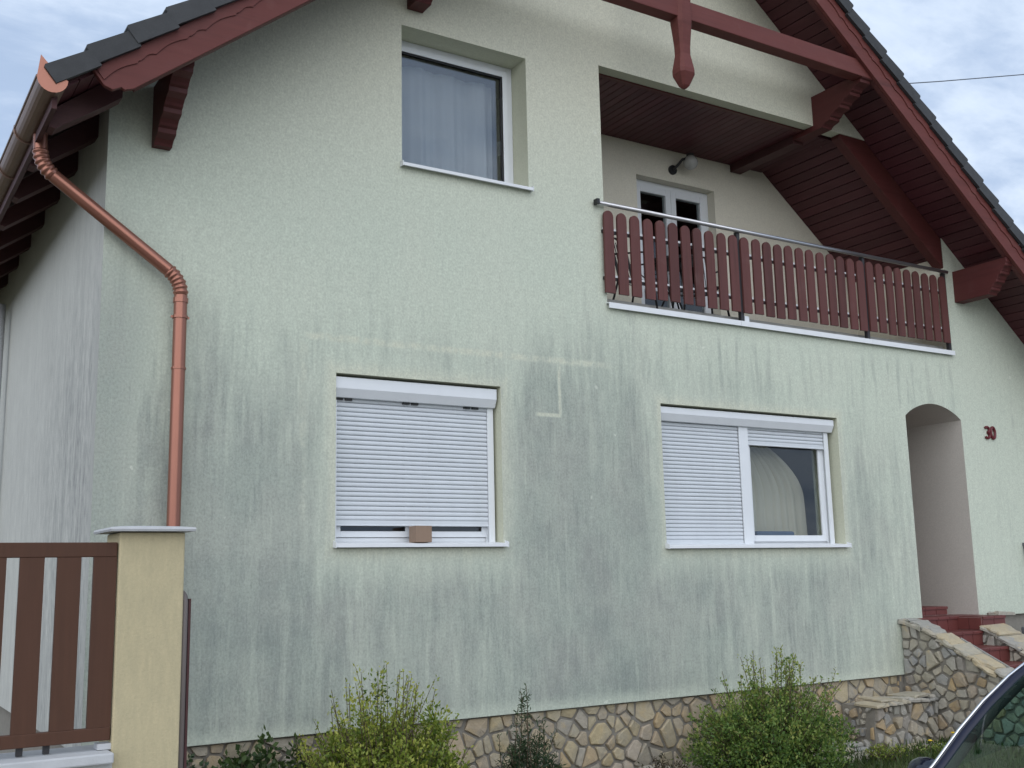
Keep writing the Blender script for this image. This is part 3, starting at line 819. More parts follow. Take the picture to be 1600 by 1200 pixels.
def shutter_box(parent_name, x0, x1, z0, z1, y0=0.028):
    prof = [(.20, z1), (y0 + .004, z1), (y0, z1 - .004), (y0, z0 + .068), (y0 + .035, z0), (.20, z0)]
    o = MB().prism(prof, x0 + .004, x1 - .022, lambda u, v, a: (a, u, v)).build(parent_name, 'pvc', house, bevel=0.003)
    return o

def window_two():
    x0, x1, z0, z1 = W2
    s = shutter_box('roller_shutter', x0, x1, 3.005, z1 - .022)
    roller(x0 + .045, x1 - .080, 3.0, 2.005, .115, s)
    for a in ((x0 + .003, x0 + .047), (x1 - .082, x1 - .024)):
        g = MB().box(a[0], a[1], .092, .102, z0 + .04, 3.004).box(a[0], a[1], .122, .150, z0 + .04, 3.004)
        if a[0] < x0 + .01: g.box(a[0], a[0] + .012, .102, .122, z0 + .04, 3.004)
        else: g.box(a[1] - .012, a[1], .102, .122, z0 + .04, 3.004)
        g.build('guide_rail', 'pvc', s)
    for cx in (1.875, 2.46, 3.03):
        for dx in (-.040, .040):
            box('vent_clip', 'black', s, cx + dx - .030, cx + dx + .030, y0 := .088, .105, 2.988, 3.006)
    w = frame(MB(), x0, x1 - .02, z0 + .03, z1 - .19, .055, .155, .22)
    xm = (x0 + x1) / 2 + .02
    w.box(xm - .055, xm + .055, .155, .22, z0 + .085, z1 - .245)
    wo = w.build('front_window', 'pvc', house, bevel=0.004)
    for a, c in ((x0 + .057, xm - .057), (xm + .057, x1 - .077)):
        frame(MB(), a, c, z0 + .088, z1 - .25, .048, .142, .1548).build('sash', 'pvc', wo, bevel=0.003)
        MB().box(a + .049, c - .049, .165, .172, z0 + .137, z1 - .30).build('pane', 'glass', wo)
    sill(wo, x0, x1, z0 + .032, .14)
    t = box('cardboard_box', 'card', None, 2.435, 2.575, -.045, .082, z0 + .042, z0 + .172, bevel=0.003)
    tag(t, 'small brown cardboard box wedged under the lowered shutter on the sill', 'box')
window_two()

def window_three():
    x0, x1, z0, z1 = W3
    s = shutter_box('double_roller_shutter', x0, x1 - .0, 3.005, z1 - .022)
    xm0, xm1 = 6.085, 6.205
    roller(x0 + .045, xm0 - .002, 3.0, z0 + .045, .115, s)
    roller(xm1 + .002, x1 - .115, 3.0, 2.828, .115, s)
    for a, c in ((x0 + .003, x0 + .047), (xm0, xm1), (x1 - .117, x1 - .060)):
        MB().box(a, c, .090, .101, z0 + .04, 3.004).box(a, c, .128, .150, z0 + .04, 3.004).build('guide_rail', 'pvc', s)
    w = frame(MB(), x0, x1 - .055, z0 + .03, z1 - .19, .055, .155, .22)
    w.box(xm0 - .01, xm1 + .01, .155, .22, z0 + .085, z1 - .245)
    wo = w.build('front_window', 'pvc', house, bevel=0.004)
    for a, c in ((x0 + .057, xm0 - .012), (xm1 + .0, x1 - .112)):
        frame(MB(), a, c, z0 + .070, z1 - .25, .062, .135, .1548).build('sash', 'pvc', wo, bevel=0.004)
        MB().box(a + .063, c - .063, .165, .172, z0 + .133, z1 - .31).build('pane', 'glass', wo)
    sill(wo, x0, x1, z0 + .032, .134)
    # drape with a swept-back side
    rows = []; xa = 6.05
    for i in range(25):
        zz = 1.82 + i * (2.95 - 1.82) / 24
        u = (zz - 1.82) / 1.13
        edge = 7.30 - 0.05 * u - 0.62 * max(0.0, (u - 0.45) / 0.55) ** 2.0
        row = []
        for k in range(71):
            a = k / 70.0; x = xa + (edge - xa) * a
            row.append((x, .42 + .022 * math.sin(a * 62 + 1.2 * math.sin(a * 9)) + .010 * math.sin(a * 131), zz))
        rows.append(row)
    dro = MB().grid(rows).build('side_drape', 'drape', None, smooth=True, fixn=False)
    tag(dro, 'beige pleated drape swept to one side behind the half-open right shutter', 'curtain')
    nv = box('folded_blanket', 'navy', None, 6.42, 6.95, .255, .36, 1.802, 1.985, bevel=0.02)
    tag(nv, 'folded blue-grey cloth on the inner sill below the beige drape', 'cloth')
    box('inner_sill', 'pvc', house, x0 + .01, x1 - .01, .225, .50, 1.76, 1.80)
    box('inner_sill', 'pvc', house, W2[0] + .01, W2[1] - .01, .225, .50, 1.79, 1.83)
window_three()

# ------------------------------------------------------------------ balcony railing
def railing():
    root = MB()
    yr = -0.045
    rail = MB().tube([(4.33, yr, 4.992), (9.425, yr, 4.992)], 0.021, 12).build('balcony_railing', 'steel', house, smooth=True)
    MB().box(4.315, 4.345, yr - .03, yr + .03, 4.972, 5.022).build('rail_end_cap', 'black', rail)
    for z in (4.735, 4.285):
        MB().box(4.40, 9.40, -.022, -.004, z - .014, z + .014).build('cross_rail', 'dark_metal', rail)
        MB().box(4.40, 9.40, -.027, -.0222, z + .0145, z + .0345).build('cross_rail_cap', 'pvc', rail)
    for x in (6.115, 7.985, 9.385):
        MB().box(x - .02, x + .02, -.030, .012, 4.04, 4.985).build('railing_post', 'dark_metal', rail)
    box('post_foot', 'pvc', rail, 6.14, 6.20, -.032, -.005, 4.055, 4.11)
    hw, h0, h1 = 0.055, -.392, .3985
    pts = [(-hw, h0), (hw, h0), (hw, h1 - hw)] + [(hw * math.cos(math.pi * k / 8), h1 - hw + hw * math.sin(math.pi * k / 8)) for k in range(1, 8)] + [(-hw, h1 - hw)]
    me = MB().prism(pts, -.052, -.030, lambda u, v, a: (u, a, v)).mesh('balcony_slat', 'slat')
    r = random.Random(11)
    n = 32
    for i in range(n):
        x = 4.455 + i * (9.315 - 4.455) / (n - 1)
        if abs(x - 7.985) < .03: x -= .02
        s = piece('slat', me, rail, (x + r.uniform(-.004, .004), 0, 4.5315 + r.uniform(-.006, .006)), (0, r.uniform(-.008, .008), 0))
    # white drip edge below
    for a, c in ((BX0 - .01, 6.075), (6.079, 8.02), (8.023, BX1 + .01)):
        MB().prism([(-.045, 4.052), (.035, 4.060), (.035, 4.050), (-.035, 4.044), (-.035, 4.0), (-.045, 4.0)], a, c, lambda u, v, a_: (a_, u, v)).build('balcony_drip_edge', 'sill', house)
railing()

def garden_chair(x, y, rz, label):
    t = thing('garden_chair', label, 'chair', (x, y, 4.06), 'black metal chairs on the balcony')
    c, s = math.cos(rz), math.sin(rz)
    def Q(p): return (x + p[0] * c - p[1] * s, y + p[0] * s + p[1] * c, 4.06 + p[2])
    for sx in (-1, 1):
        MB().tube([Q((sx * .25, -.24, 0)), Q((sx * .20, -.18, .42))], .011, 8).build('leg', 'black', t)
        MB().tube([Q((sx * .25, .28, 0)), Q((sx * .20, .17, .42)), Q((sx * .19, .26, .86))], .011, 8).build('leg', 'black', t)
        MB().tube([Q((sx * .21, -.18, .42)), Q((sx * .24, -.16, .62)), Q((sx * .23, .22, .66))], .010, 8).build('armrest', 'black', t)
    seat = MB()
    for k in range(9):
        yy = -.19 + k * .045; seat.tube([Q((-.20, yy, .42)), Q((0, yy, .40)), Q((.20, yy, .42))], .006, 6)
    seat.build('seat', 'black', t)
    bk = MB()
    for k in range(7):
        xx = -.16 + k * .053; bk.tube([Q((xx, .18, .46)), Q((xx, .255, .83))], .005, 6)
    bk.tube([Q((-.19, .26, .86)), Q((0, .275, .89)), Q((.19, .26, .86))], .011, 8)
    bk.build('backrest', 'black', t)
garden_chair(5.22, 0.42, 0.5, 'black metal garden chair behind the railing slats, nearest the rail end')
garden_chair(6.02, 0.50, -0.4, 'black metal garden chair behind the railing, right of the small round table')
def garden_table():
    t = thing('garden_table', 'small round black metal table between the two balcony chairs', 'table', (5.64, .46, 4.06))
    MB().tube([(5.64, .46, 4.70), (5.64, .46, 4.725)], .26, 24).build('table_top', 'black', t)
    for k in range(3):
        a = k * 2.094 + .4
        MB().tube([(5.64 + .22 * math.cos(a), .46 + .22 * math.sin(a), 4.06), (5.64 + .05 * math.cos(a), .46 + .05 * math.sin(a), 4.40), (5.64 + .16 * math.cos(a), .46 + .16 * math.sin(a), 4.70)], .010, 8).build('leg', 'black', t)
garden_table()

# wall lamp
def wall_lamp():
    t = thing('wall_lamp', 'black wall lamp with clear globe beside the balcony door', 'lamp', (6.46, BD, 6.17))
    MB().tube([(6.46, BD - .001, 6.16), (6.46, BD - .03, 6.16)], .055, 16).build('wall_plate', 'black', t)
    MB().tube([(6.46, BD - .03, 6.16), (6.47, BD - .09, 6.19), (6.50, BD - .15, 6.25), (6.56, BD - .17, 6.265)], .016, 8).build('arm', 'dark_metal', t)
    rows = []
    for i in range(11):
        a = math.pi * i / 10; rows.append([(6.60 + .085 * math.sin(a) * math.cos(2 * math.pi * k / 16), BD - .17 + .085 * math.sin(a) * math.sin(2 * math.pi * k / 16), 6.225 + .085 * math.cos(a)) for k in range(17)])
    MB().grid(rows).build('globe', 'opal', t, smooth=True)
    MB().tube([(6.60, BD - .17, 6.30), (6.60, BD - .17, 6.325)], .045, 14).build('globe_holder', 'dark_metal', t)
wall_lamp()

# house number 30 and letter box
def number():
    o = MB()
    cz, h, w = 3.128, .066, .038
    def arc_pts(cx, cz_, rx, rz, a0, a1, n=14):
        return [(cx + rx * math.cos(a0 + (a1 - a0) * k / n), -.012, cz_ + rz * math.sin(a0 + (a1 - a0) * k / n)) for k in range(n + 1)]
    base = None
    d3 = MB().tube(arc_pts(9.945, cz + h * .5, w, h * .48, 2.6, -1.45) , .0155, 8).tube(arc_pts(9.945, cz - h * .5, w * 1.05, h * .52, 1.45, -2.6), .0155, 8)
    d0 = MB().tube(arc_pts(10.055, cz, w, h, 0, 2 * math.pi, 24), .0165, 8)
    a = d3.build('house_number', 'number', house); a['label'] = 'dark red house number 30'
    d0.build('digit', 'number', a)
number()
def letter_box():
    t = thing('letter_box', 'grey letter box on the plaster wall right of the arch', 'letter box', (10.62, 0, 1.55))
    box('body', 'grey_plastic', t, 10.435, 10.80, -.10, -.001, 1.60, 1.80, bevel=.008)
    MB().prism([(-.12, 1.80), (-.001, 1.805), (-.001, 1.85), (-.12, 1.825)], 10.425, 10.81, lambda u, v, a: (a, u, v)).build('lid', 'grey_plastic', t)
    box('slot', 'black', t, 10.5, 10.73, -.104, -.1002, 1.72, 1.75)
letter_box()

# ------------------------------------------------------------------ stonework
def clip_poly(poly, nx, ny, c):
    """keep nx*u+ny*v <= c"""
    out = []
    n = len(poly)
    for i in range(n):
        p, q = poly[i], poly[(i + 1) % n]
        dp, dq = nx * p[0] + ny * p[1] - c, nx * q[0] + ny * q[1] - c
        if dp <= 0: out.append(p)
        if (dp < 0 < dq) or (dq < 0 < dp):
            k = dp / (dp - dq); out.append((p[0] + (q[0] - p[0]) * k, p[1] + (q[1] - p[1]) * k))
    return out
def area(p): return 0.5 * sum(p[i][0] * p[(i + 1) % len(p)][1] - p[(i + 1) % len(p)][0] * p[i][1] for i in range(len(p)))
def stones(region, size, fn, mat, parent, joint=0.022, depth=0.028, seed=1, squash=1.0, limit=300):
    """region: convex CCW polygon in (u,v); fn(u,v,d)->xyz with d the height above the wall face"""
    r = random.Random(seed); size = size * 1.0
    u0, u1 = min(p[0] for p in region), max(p[0] for p in region); v0, v1 = min(p[1] for p in region), max(p[1] for p in region)
    seeds = []; tries = 0
    while tries < 6000:
        tries += 1
        p = (r.uniform(u0, u1), r.uniform(v0, v1)); rad = size * r.choice((0.32, 0.5, 0.7, 0.95, 1.15, 1.35))
        if all(((p[0] - q[0]) ** 2 + ((p[1] - q[1]) / squash) ** 2) ** .5 > min(rad, q[2]) for q in seeds): seeds.append((p[0], p[1], rad))
    cnt = 0
    for i, s in enumerate(seeds):
        poly = list(region)
        n = len(region)
        for k in range(n):
            a, b = region[k], region[(k + 1) % n]; ex, ey = b[0] - a[0], b[1] - a[1]; L = math.hypot(ex, ey)
            nx, ny = ey / L, -ex / L
            poly = clip_poly(poly, nx, ny, nx * a[0] + ny * a[1] - joint * 0.4)
            if len(poly) < 3: break
        for k, q in enumerate(seeds):
            if k == i or len(poly) < 3: continue
            dx, dy = q[0] - s[0], q[1] - s[1]; L = math.hypot(dx, dy)
            if L > size * 4: continue
            nx, ny = dx / L, dy / L
            bias = 0.5 + 0.20 * (s[2] - q[2]) / size
            poly = clip_poly(poly, nx, ny, nx * (s[0] + dx * bias) + ny * (s[1] + dy * bias) - joint * r.uniform(.20, .75))
        if len(poly) < 3 or abs(area(poly)) < 0.0011: continue
        # cut corners
        m = len(poly); q = []
        for k in range(m):
            p0, p1, p2 = poly[k - 1], poly[k], poly[(k + 1) % m]
            t1, t2 = r.uniform(.03, .16), r.uniform(.03, .16)
            q.append((p1[0] + (p0[0] - p1[0]) * t1, p1[1] + (p0[1] - p1[1]) * t1)); q.append((p1[0] + (p2[0] - p1[0]) * t2, p1[1] + (p2[1] - p1[1]) * t2))
        cx = sum(p[0] for p in q) / len(q); cy = sum(p[1] for p in q) / len(q)
        q = [(cx + (p[0] - cx) * r.uniform(.94, 1.01), cy + (p[1] - cy) * r.uniform(.94, 1.01)) for p in q]
        m = len(q); d = depth * r.uniform(.5, 1.7); ta, tb = r.uniform(-.14, .14), r.uniform(-.14, .14)
        vs = [fn(p[0], p[1], -.03) for p in q]
        vs += [fn(p[0], p[1], d * .72 + ta * (p[0] - cx) + tb * (p[1] - cy)) for p in q]
        kk = .91
        vs += [fn(cx + (p[0] - cx) * kk, cy + (p[1] - cy) * kk, d + ta * (p[0] - cx) + tb * (p[1] - cy) + r.uniform(-.003, .003)) for p in q]
        vs.append(fn(cx, cy, d + r.uniform(0, .006)))
        fs = []
        for k in range(m):
            j = (k + 1) % m
            fs += [(k, j, m + j, m + k), (m + k, m + j, 2 * m + j, 2 * m + k), (2 * m + k, 2 * m + j, 3 * m)]
        MB().add(vs, fs).build('stone', mat, parent)
        cnt += 1
        if cnt >= limit: break

def slab_row(path, width_fn, parent, seed, thick=(.028, .05), seglen=(.16, .34), jit=.02):
    """flat irregular flagstones laid along a 3D path; width_fn(p)->(dir, w0, w1)"""
    r = random.Random(seed)
    pts = [Vector(p) for p in path]; L = [0]
    for a, b in zip(pts[:-1], pts[1:]): L.append(L[-1] + (b - a).length)
    def at(s):
        s = max(0, min(L[-1], s))
        for i in range(len(pts) - 1):
            if s <= L[i + 1] + 1e-9: return pts[i].lerp(pts[i + 1], (s - L[i]) / max(1e-6, L[i + 1] - L[i]))
        return pts[-1]
    s = 0.0
    d, w0, w1 = width_fn
    d = Vector(d)
    while s < L[-1] - .05:
        ln = min(r.uniform(*seglen), L[-1] - s)
        a, b = at(s + .006), at(s + ln - .006)
        tan = (b - a).normalized(); up = d.cross(tan).normalized()
        if up.z < 0: up = -up
        th = r.uniform(*thick); lift = r.uniform(-.004, .010)
        ring = []
        n = 5
        for k in range(n): ring.append(a.lerp(b, k / (n - 1)) + d * (w0 + r.uniform(-jit, jit)))
        for k in range(n): ring.append(b.lerp(a, k / (n - 1)) + d * (w1 + r.uniform(-jit, jit)))
        m = len(ring)
        ce = sum(ring, Vector()) / m
        ta, tb = r.uniform(-.07, .07), r.uniform(-.05, .05)
        tilt = lambda p: up * (ta * (p - ce).dot(tan) + tb * (p - ce).dot(d))
        vs = [p + up * lift + tilt(p) for p in ring] + [p + up * (lift + th * .6) + (p - ce) * r.uniform(-.05, .05) + tilt(p) for p in ring] + [ce + (p - ce) * r.uniform(.84, .96) + up * (lift + th + r.uniform(-.009, .009)) + tilt(p) for p in ring]
        fs = [tuple(range(m))[::-1]] + [(k, (k + 1) % m, m + (k + 1) % m, m + k) for k in range(m)] + [(m + k, m + (k + 1) % m, 2 * m + (k + 1) % m, 2 * m + k) for k in range(m)] + [tuple(range(2 * m, 3 * m))]
        MB().add(vs, fs).build('flagstone', 'slab', parent)
        s += ln

# plinth below the plaster
pl = box('stone_plinth', 'mortar', house, 0.05, SIDE_X - .002, 0.055, 0.36, GZ - .1, BASE - .002)
stones([(0.06, GZ), (SIDE_X - .03, GZ), (SIDE_X - .03, BASE - .004), (0.06, BASE - .004)], 0.27, lambda u, v, d: (u, 0.055 - d, v), 'stone_warm', pl, 0.022, 0.018, 4, 1.25)
box('side_plinth', 'mortar', house, 0.05, 0.36, 0.361, YB, GZ - .1, BASE - .002)
box('right_plinth', 'mortar', house, 9.52, XR, 0.055, 0.36, GZ - .1, STEP_Z - .002)

# front steps
steps = thing('front_steps', 'red tiled front steps between two rubble stone walls leading to the arch', 'steps', (8.8, -1.0, GZ))
SX0, SX1 = 8.38, 9.10
def step_block(x0, x1, y0, y1, z0, z1, parent=None):
    return box('step', 'grout', parent or steps, x0, x1, y0, y1, z0, z1)
def tiles_front(st, x0, x1, y, z0, z1, tw=.20):
    n = max(1, round((x1 - x0) / tw)); w = (x1 - x0) / n
    for i in range(n):
        MB().box(x0 + i * w + .004, x0 + (i + 1) * w - .004, y - .010, y + .002, z0 + .004, z1 - .022).build('tile', 'red_tile', st)
def tiles_top(st, x0, x1, y0, y1, z, tw=.20):
    n = max(1, round((x1 - x0) / tw)); w = (x1 - x0) / n
    for i in range(n):
        MB().prism([(y0 - .022, z - .018), (y0 - .022, z + .004), (y0 - .016, z + .010), (y1, z + .010), (y1, z + .0), (y0 - .0105, z + .0), (y0 - .0105, z - .018)], x0 + i * w + .003, x0 + (i + 1) * w - .003, lambda u, v, a: (a, u, v)).build('tile', 'red_tile', st)
# porch floor and top riser
step_block(AX1 - .198, AX1 - .002, 0.27, 1.995, 0.56, 1.05)
st = step_block(AX0 + .002, AX1 - .2, 0.27, 1.995, 0.56, 1.14)
tiles_front(st, AX0 + .004, AX1 - .2, 0.27, 1.06, 1.14); tiles_top(st, AX0 + .004, AX1 - .2, 0.27, 0.6, 1.14)
st = step_block(SX0, 9.515, 0.0, 0.268, GZ, 1.045)
tiles_front(st, SX0, SX1, 0.0, .905, 1.045); tiles_top(st, SX0, 9.5, 0.0, .262, 1.045)
st = step_block(SX1, 9.515, -.30, -.002, GZ, 1.045)
tiles_front(st, SX1, 9.5, -.30, .80, 1.045); tiles_top(st, SX1, 9.5, -.30, -.03, 1.045)
for k in range(2):
    MB().box(SX1 - .010, SX1 + .002, -.30 + k * .15 + .004, -.30 + (k + 1) * .15 - .004, .915, 1.04).build('tile', 'red_tile', st)
ys, zs = -.30, .91
while zs > .05:
    st = step_block(SX0, SX1 - .001, ys, 0.0 - .003, zs - .15, zs - .011) if False else step_block(SX0, SX1 - .001, ys, ys + .298, GZ, zs - .011)
    tiles_front(st, SX0, SX1 - .012, ys, zs - .15, zs - .011); tiles_top(st, SX0, SX1 - .012, ys, ys + .296, zs - .011)
    ys -= .30; zs -= .15
# stringer walls
def cap_z(t): return 1.005 if t < .15 else 1.005 - .5 * (t - .15)
YE = 2.15
def stringer(x0, x1, t0, name, seed, mat):
    prof = [(-t0, GZ), (-YE, GZ), (-YE, cap_z(YE)), (-max(.15, t0), cap_z(max(.15, t0)))]
    if t0 < .15: prof.append((-t0, cap_z(0)))
    w = MB().prism(prof, x0, x1, lambda u, v, a: (a, u, v)).build(name, 'mortar', steps)
    reg = [(t0, GZ), (YE, GZ), (YE, cap_z(YE)), (max(.15, t0 + .001), cap_z(max(.15, t0)))]
    if t0 < .15: reg.append((t0, cap_z(0)))
    stones(reg, .26, lambda u, v, d: (x0 - d, -u, v), mat, w, .022, .024, seed)
    stones([(x0, GZ), (x1, GZ), (x1, cap_z(YE)), (x0, cap_z(YE))], .16, lambda u, v, d: (u, -YE - d, v), mat, w, .02, .024, seed + 1)
    path = [(x0, -t0 + .0, cap_z(t0)), (x0, -.15, cap_z(.15)), (x0, -YE - .05, cap_z(YE + .05))] if t0 < .15 else [(x0, -t0, cap_z(t0)), (x0, -YE - .05, cap_z(YE + .05))]
    slab_row(path, ((1, 0, 0), -.045, (x1 - x0) + .02), w, seed + 2, (.022, .045), (.13, .30), .03)
    slab_row([(p[0], p[1], p[2] + .028) for p in path], ((1, 0, 0), -.03, (x1 - x0) + .01), w, seed + 7, (.016, .035), (.12, .32), .035)
    return w
box('wall_root', 'mortar', steps, SIDE_X + .002, SX0 - .004, 0.0, .36, GZ, STEP_Z - .004)
box('wall_root', 'mortar', steps, SIDE_X - .07, SIDE_X + .001, 0.03, .30, GZ, BASE - .003)
stringer(SIDE_X, SX0 - .003, .001, 'stair_wall', 21, 'stone_grey')
sr = stringer(SX1, 9.45, .303, 'stair_wall', 31, 'stone_grey')
slab_row([(9.10, -.15, 1.056), (9.10, -.31, 1.050)], ((1, 0, 0), .30, .62), sr, 77, (.03, .05), (.15, .2))
MB().prism([(SX0 - .004, 0), (SX0 + .012, 0), (SX0 + .012, .05), (SX0 - .004, .05)], 0, 1, lambda u, v, a: (u, -.55 - a * 1.3, cap_z(.55 + a * 1.3) + .02 + v)).build('stair_edge_strip', 'slab', steps)
# low stone block in the corner
blk = thing('stone_planter', 'low rubble stone block with flat capstones in front of the stair wall', 'planter', (7.6, -.2, GZ))
bb = box('core', 'mortar', blk, 7.20, SIDE_X - .035, -.37, 0.018, GZ - .05, .27)
stones([(7.20, GZ), (SIDE_X - .04, GZ), (SIDE_X - .04, .27), (7.20, .27)], .24, lambda u, v, d: (u, -.37 - d, v), 'stone_grey', bb, .03, .03, 41, 1.5)
stones([(-.37, GZ), (0.0, GZ), (0.0, .27), (-.37, .27)], .15, lambda u, v, d: (7.20 - d, -u - .37, v), 'stone_grey', bb, .03, .03, 43, 1.4)
slab_row([(7.17, -.38, .272), (SIDE_X - .04, -.38, .272)], ((0, 1, 0), -.05, .24), bb, 45, (.022, .035), (.12, .3), .03)
slab_row([(7.30, -.38, .302), (SIDE_X - .08, -.38, .306)], ((0, 1, 0), -.02, .26), bb, 46, (.02, .03), (.15, .3), .03)
# flagstone edging along the foot of the plinth
edg = thing('stone_edging', 'rough stacked flagstone edging along the foot of the stone plinth', 'edging', (5.3, -.25, GZ))
ec = MB().box(3.2, 7.15, -.30, 0.02, GZ - .05, GZ + .035).build('bed', 'mortar', edg)
slab_row([(3.15, -.25, GZ + .03), (7.15, -.25, GZ + .03)], ((0, 1, 0), -.09, .17), ec, 51, (.02, .035), (.14, .36), .03)
slab_row([(3.25, -.22, GZ + .062), (7.12, -.22, GZ + .062)], ((0, 1, 0), -.06, .18), ec, 52, (.02, .035), (.16, .40), .03)
slab_row([(6.3, -.62, GZ + .01), (7.9, -.55, GZ + .01)], ((0, 1, 0), -.06, .12), ec, 53, (.03, .05), (.16, .36), .03)

# ------------------------------------------------------------------ fence, pillar, open gate leaf
def pillar():
    t = thing('gate_pillar', 'yellow plastered gate pillar with grey concrete cap', 'pillar', (-.08, -1.83, GZ))
    box('shaft', 'pillar', t, -.247, .083, -2.0, -1.70, GZ - .05, 1.858, bevel=.008)
    c = MB()
    x0, x1, y0, y1 = -.302, .120, -2.055, -1.645
    rows = [((x0, x1, y0, y1), 1.862), ((x0 - .004, x1 + .004, y0 - .004, y1 + .004), 1.872), ((x0, x1, y0, y1), 1.882), ((x0 + .06, x1 - .06, y0 + .06, y1 - .06), 1.889), ((x0 + .17, x1 - .17, y0 + .17, y1 - .17), 1.896)]
    vs = []; fs = []
    for (a, b, cc, d), z in rows: vs += [(a, cc, z), (b, cc, z), (b, d, z), (a, d, z)]
    for i in range(len(rows) - 1):
        for k in range(4): fs.append((i * 4 + k, i * 4 + (k + 1) % 4, i * 4 + 4 + (k + 1) % 4, i * 4 + 4 + k))
    fs += [(3, 2, 1, 0), tuple(range(len(vs) - 4, len(vs)))]
    c.add(vs, fs).build('capstone', 'cap', t)
pillar()
def fence():
    t = thing('slat_fence_panel', 'brown fence panel of upright boards left of the yellow pillar', 'fence', (-1.5, -1.83, .8))
    x1 = -.252
    yb = -1.968
    fr = MB().box(-2.9, x1, yb - .012, yb + .028, 1.735, 1.808).build('top_rail', 'fence', t, bevel=.004)
    box('bottom_rail', 'fence', t, -2.9, x1, yb - .012, yb + .028, .842, .905, bevel=.004)
    me = MB().box(0, .112, -.010, .012, .9055, 1.7345).mesh('fence_board', 'fence')
    x = x1 - .112
    while x > -2.9:
        piece('board', me, t, (x, yb, 0)); x -= .171
    for px in (x1 - .30, x1 - .42):
        box('panel_bracket', 'dark_metal', t, px, px + .03, yb + .0285, yb + .05, .80, .842)
    box('end_bracket', 'grey_pipe', t, x1 - .06, x1 + .012, yb - .02, yb + .06, .800, .828)
    w = thing('low_fence_wall', 'low concrete fence wall with slab coping below the brown panel', 'wall', (-1.5, -1.83, GZ))
    box('base', 'concrete', w, -3.0, -.250, -2.04, -1.80, GZ - .05, .745)
    for i in range(3):
        box('coping_slab', 'cap', w, -.255 - (i + 1) * .62 + .006, -.255 - i * .62 + .0, -2.10, -1.74, .747, .797, bevel=.008)
    box('coping_slab', 'cap', w, -3.0, -.255 - 3 * .62, -2.10, -1.74, .747, .797, bevel=.008)
fence()
def gate_leaf():
    t = thing('open_gate_leaf', 'narrow brown gate leaf folded open behind the yellow pillar', 'gate', (.11, -1.6, GZ))
    x = .108
    path = [(x, -1.93, GZ + .02), (x, -1.93, 1.50), (x, -1.915, 1.528), (x, -1.89, 1.54), (x, -1.0, 1.54), (x, -1.0, GZ + .02)]
    MB().tube(path, .019, 10).build('frame', 'fence_leaf', t, smooth=True)
    for k in range(6):
        yy = -1.90 + k * .15
        box('board', 'fence', t, x - .008, x + .008, yy, yy + .13, GZ + .06, 1.515)
    box('edge_plate', 'tail', t, x + .0195, x + .032, -1.94, -1.91, GZ + .02, 1.515)
gate_leaf()

# ------------------------------------------------------------------ plants
def leaves_mesh(name, pts, dirs, sizes, tones, mat, parent, aspect=.5, up=.3, seed=0):
    r = np.random.RandomState(seed); n = len(pts)
    P = np.asarray(pts, float); D = np.asarray(dirs, float) + r.normal(0, .55, (n, 3)); D[:, 2] += up
    D /= np.linalg.norm(D, axis=1)[:, None] + 1e-9
    N = r.normal(0, 1, (n, 3)); N[:, 2] += .6
    S = np.cross(D, N); S /= np.linalg.norm(S, axis=1)[:, None] + 1e-9
    L = np.asarray(sizes)[:, None]
    Nn = np.cross(S, D)
    a = P; b = P + D * L * .5 + S * L * aspect * .5 + Nn * L * .06; c = P + D * L; d = P + D * L * .5 - S * L * aspect * .5 + Nn * L * .06
    V_ = np.stack([a, b, c, d], 1).reshape(-1, 3)
    me = bpy.data.meshes.new(name)
    me.vertices.add(4 * n); me.vertices.foreach_set('co', V_.ravel())
    me.loops.add(4 * n); me.loops.foreach_set('vertex_index', np.arange(4 * n, dtype=np.int32))
    me.polygons.add(n); me.polygons.foreach_set('loop_start', np.arange(0, 4 * n, 4, dtype=np.int32)); me.polygons.foreach_set('loop_total', np.full(n, 4, dtype=np.int32))
    at = me.attributes.new('tone', 'FLOAT', 'FACE'); at.data.foreach_set('value', np.clip(np.asarray(tones, float), 0, 1))
    me.materials.append(M[mat]); me.update(); me.validate()
    return link(name, me, parent)

